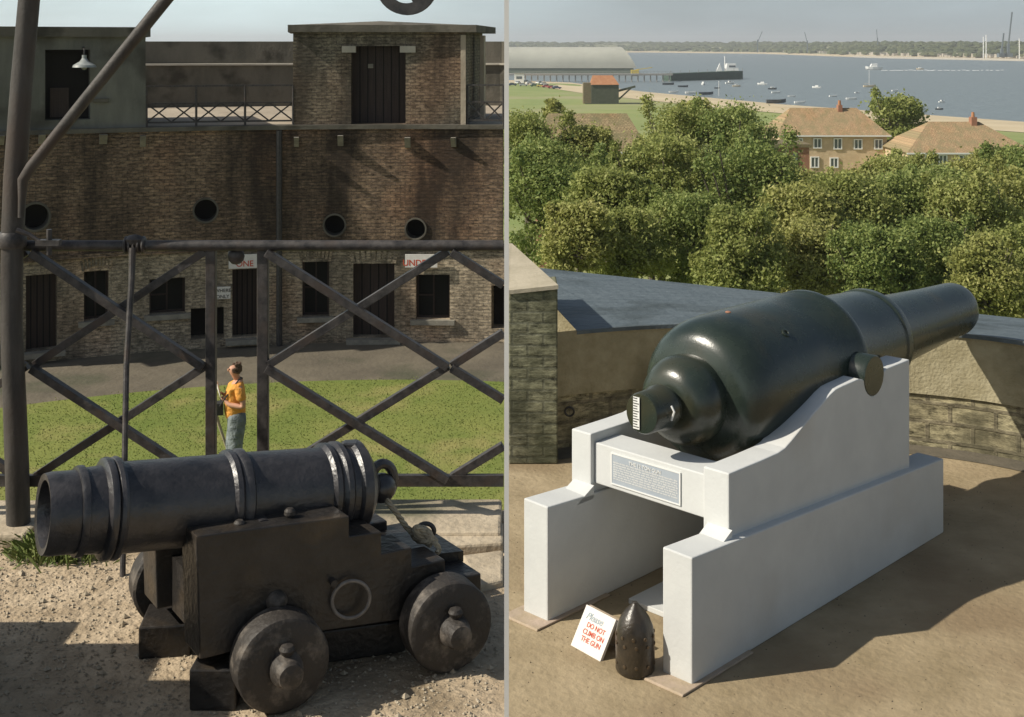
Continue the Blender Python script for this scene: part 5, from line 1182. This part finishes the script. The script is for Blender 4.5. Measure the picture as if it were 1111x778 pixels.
kb=thing('kiosk',G(563,90,-19.9),'small white flat roofed kiosk at the root of the pier','kiosk'); p=G(558,90,-19.9); MB().box(p,p+V3((5,3,4.8))).build('wall',M['boatwhite'],kb); MB().box(p+V3((-.3,-.3,4.8)),p+V3((5.3,3.3,5.1))).build('flat_roof',M['timber'],kb); MB().box(p+V3((1,-.04,2)),p+V3((4,-.003,3.4))).build('window',M['wpane'],kb)
cr_=thing('yellow_crane',W(687,78,830),'small yellow mobile crane at the seaward end of the shed','crane'); p=W(685,77,830); p.z=ZS+1; MB().box(p,p+V3((5,4,3))).build('crane_body',M['car_yellow'],cr_); MB().bar(p+V3((3,2,3)),p+V3((14,2,4.6)),.5,.5).build('jib',M['car_yellow'],cr_); MB().box(p+V3((.5,-.5,-1)),p+V3((4.5,4.5,0))).build('track',M['black'],cr_)
# far woods, quay and cranes
q=MB(); rd=random.Random(5)
for i in range(1500):
    px=rd.uniform(548,1180); p=G(px,farline(px),ZS); dy=rd.uniform(90,900)*(p.y/3000)
    s_=1+dy/p.y; r=rd.uniform(4,8)*p.y/2600; zt0=ZS+2+22*min(1,dy/ (900*p.y/3000))**.8
    hgt=min(zt0, ZS+26)
    q.ball((p.x*s_,p.y+dy,hgt*1.0),r,6,(1.8,1,.75),.18)
tag(q.build('far_woodland',M['wood'],smooth=False),'hazy belt of woodland along the far shore of the harbour','woodland',kind='stuff')
q=MB()
pts=[G(px,farline(px)+.3,ZS) for px in range(930,1130,10)]
for a,c in zip(pts,pts[1:]): q.prism([a,c,c+V3((0,0,2.6)),a+V3((0,0,2.6))],(0,26,0))
tag(q.build('far_quay',M['ledge']),kind='structure')
q=MB()
for i in range(170):
    px=rd.uniform(800,1130); p=G(px,farline(px)-.6,ZS); p.z=ZS+2.5; w=rd.uniform(3,14); q.box(p,p+V3((w,6,rd.uniform(2,6))))
tag(q.build('far_sheds',M['ledge']),'jumble of pale sheds and stacked goods along the far quay','sheds',kind='stuff')
def fcrane(px,yb,yt,jx,jy,label,m='crane'):
    Yc=1650; t=thing('quay_crane',W(px,yb,Yc),label,'crane','cranes on the far quay')
    MB().bar(W(px,yb,Yc),W(px,yt+(yb-yt)*.55,Yc),3.2,3.2).build('tower',M[m],t); MB().bar(W(px,yt+(yb-yt)*.6,Yc),W(jx,jy,Yc),1.6,1.6).build('jib',M[m],t)
    MB().box(W(px,yb,Yc)+V3((-5,-3,0)),W(px,yb,Yc)+V3((5,4,5))).build('cab',M[m],t)
fcrane(1094,62,30,1098,13,'tallest grey crane with steep jib on the far quay'); fcrane(1087,62,42,1089,36,'short dark crane left of the tallest crane on the quay')
for px,yt,jx,l in ((822,46,827,'faint small crane on the far shore right of the white ship'),(876,47,873,'faint small crane above the far trees, left of the motor launch'),(952,44,951,'faint small crane above the far trees, over the motor launch')):
    t=thing('shore_crane',W(px,56,2300),l,'crane'); MB().bar(W(px,57,2300),W(px,yt-3,2300),1.6,1.6).build('tower',M['crane'],t); MB().bar(W(px,yt,2300),W(jx,yt-12,2300),1.0,1.0).build('jib',M['crane'],t)
for px,yt,l in ((1067,40,'left one of two close white masts on the far quay'),(1070,38,'right one of two close white masts on the far quay'),(1106,42,'single white mast at the far right of the quay')):
    t=thing('quay_mast',W(px,64,1640),l,'mast'); MB().cyl(W(px,65,1640),W(px,yt,1640),.7,n=8).build('mast_tube',M['boatwhite'],t); MB().box(W(px-.8,65,1640),W(px+.8,63,1640)).build('mast_base',M['ledge'],t)

# ============================================================ HAZE
b=MB(); b.box((-9500,-300,ZS-3),(9500,9600,62)); hz=b.build('haze',M['void'])
hm=bpy.data.materials.new('haze'); hm.use_nodes=True; n=hm.node_tree; n.nodes.clear(); out=n.nodes.new('ShaderNodeOutputMaterial'); pv=n.nodes.new('ShaderNodeVolumePrincipled'); pv.inputs['Color'].default_value=(.95,.97,1,1); pv.inputs['Density'].default_value=.00017; pv.inputs['Anisotropy'].default_value=.2
n.links.new(pv.outputs[0],out.inputs['Volume']); hz.data.materials[0]=hm; tag(hz,'thin pale haze over the harbour','haze',kind='stuff')
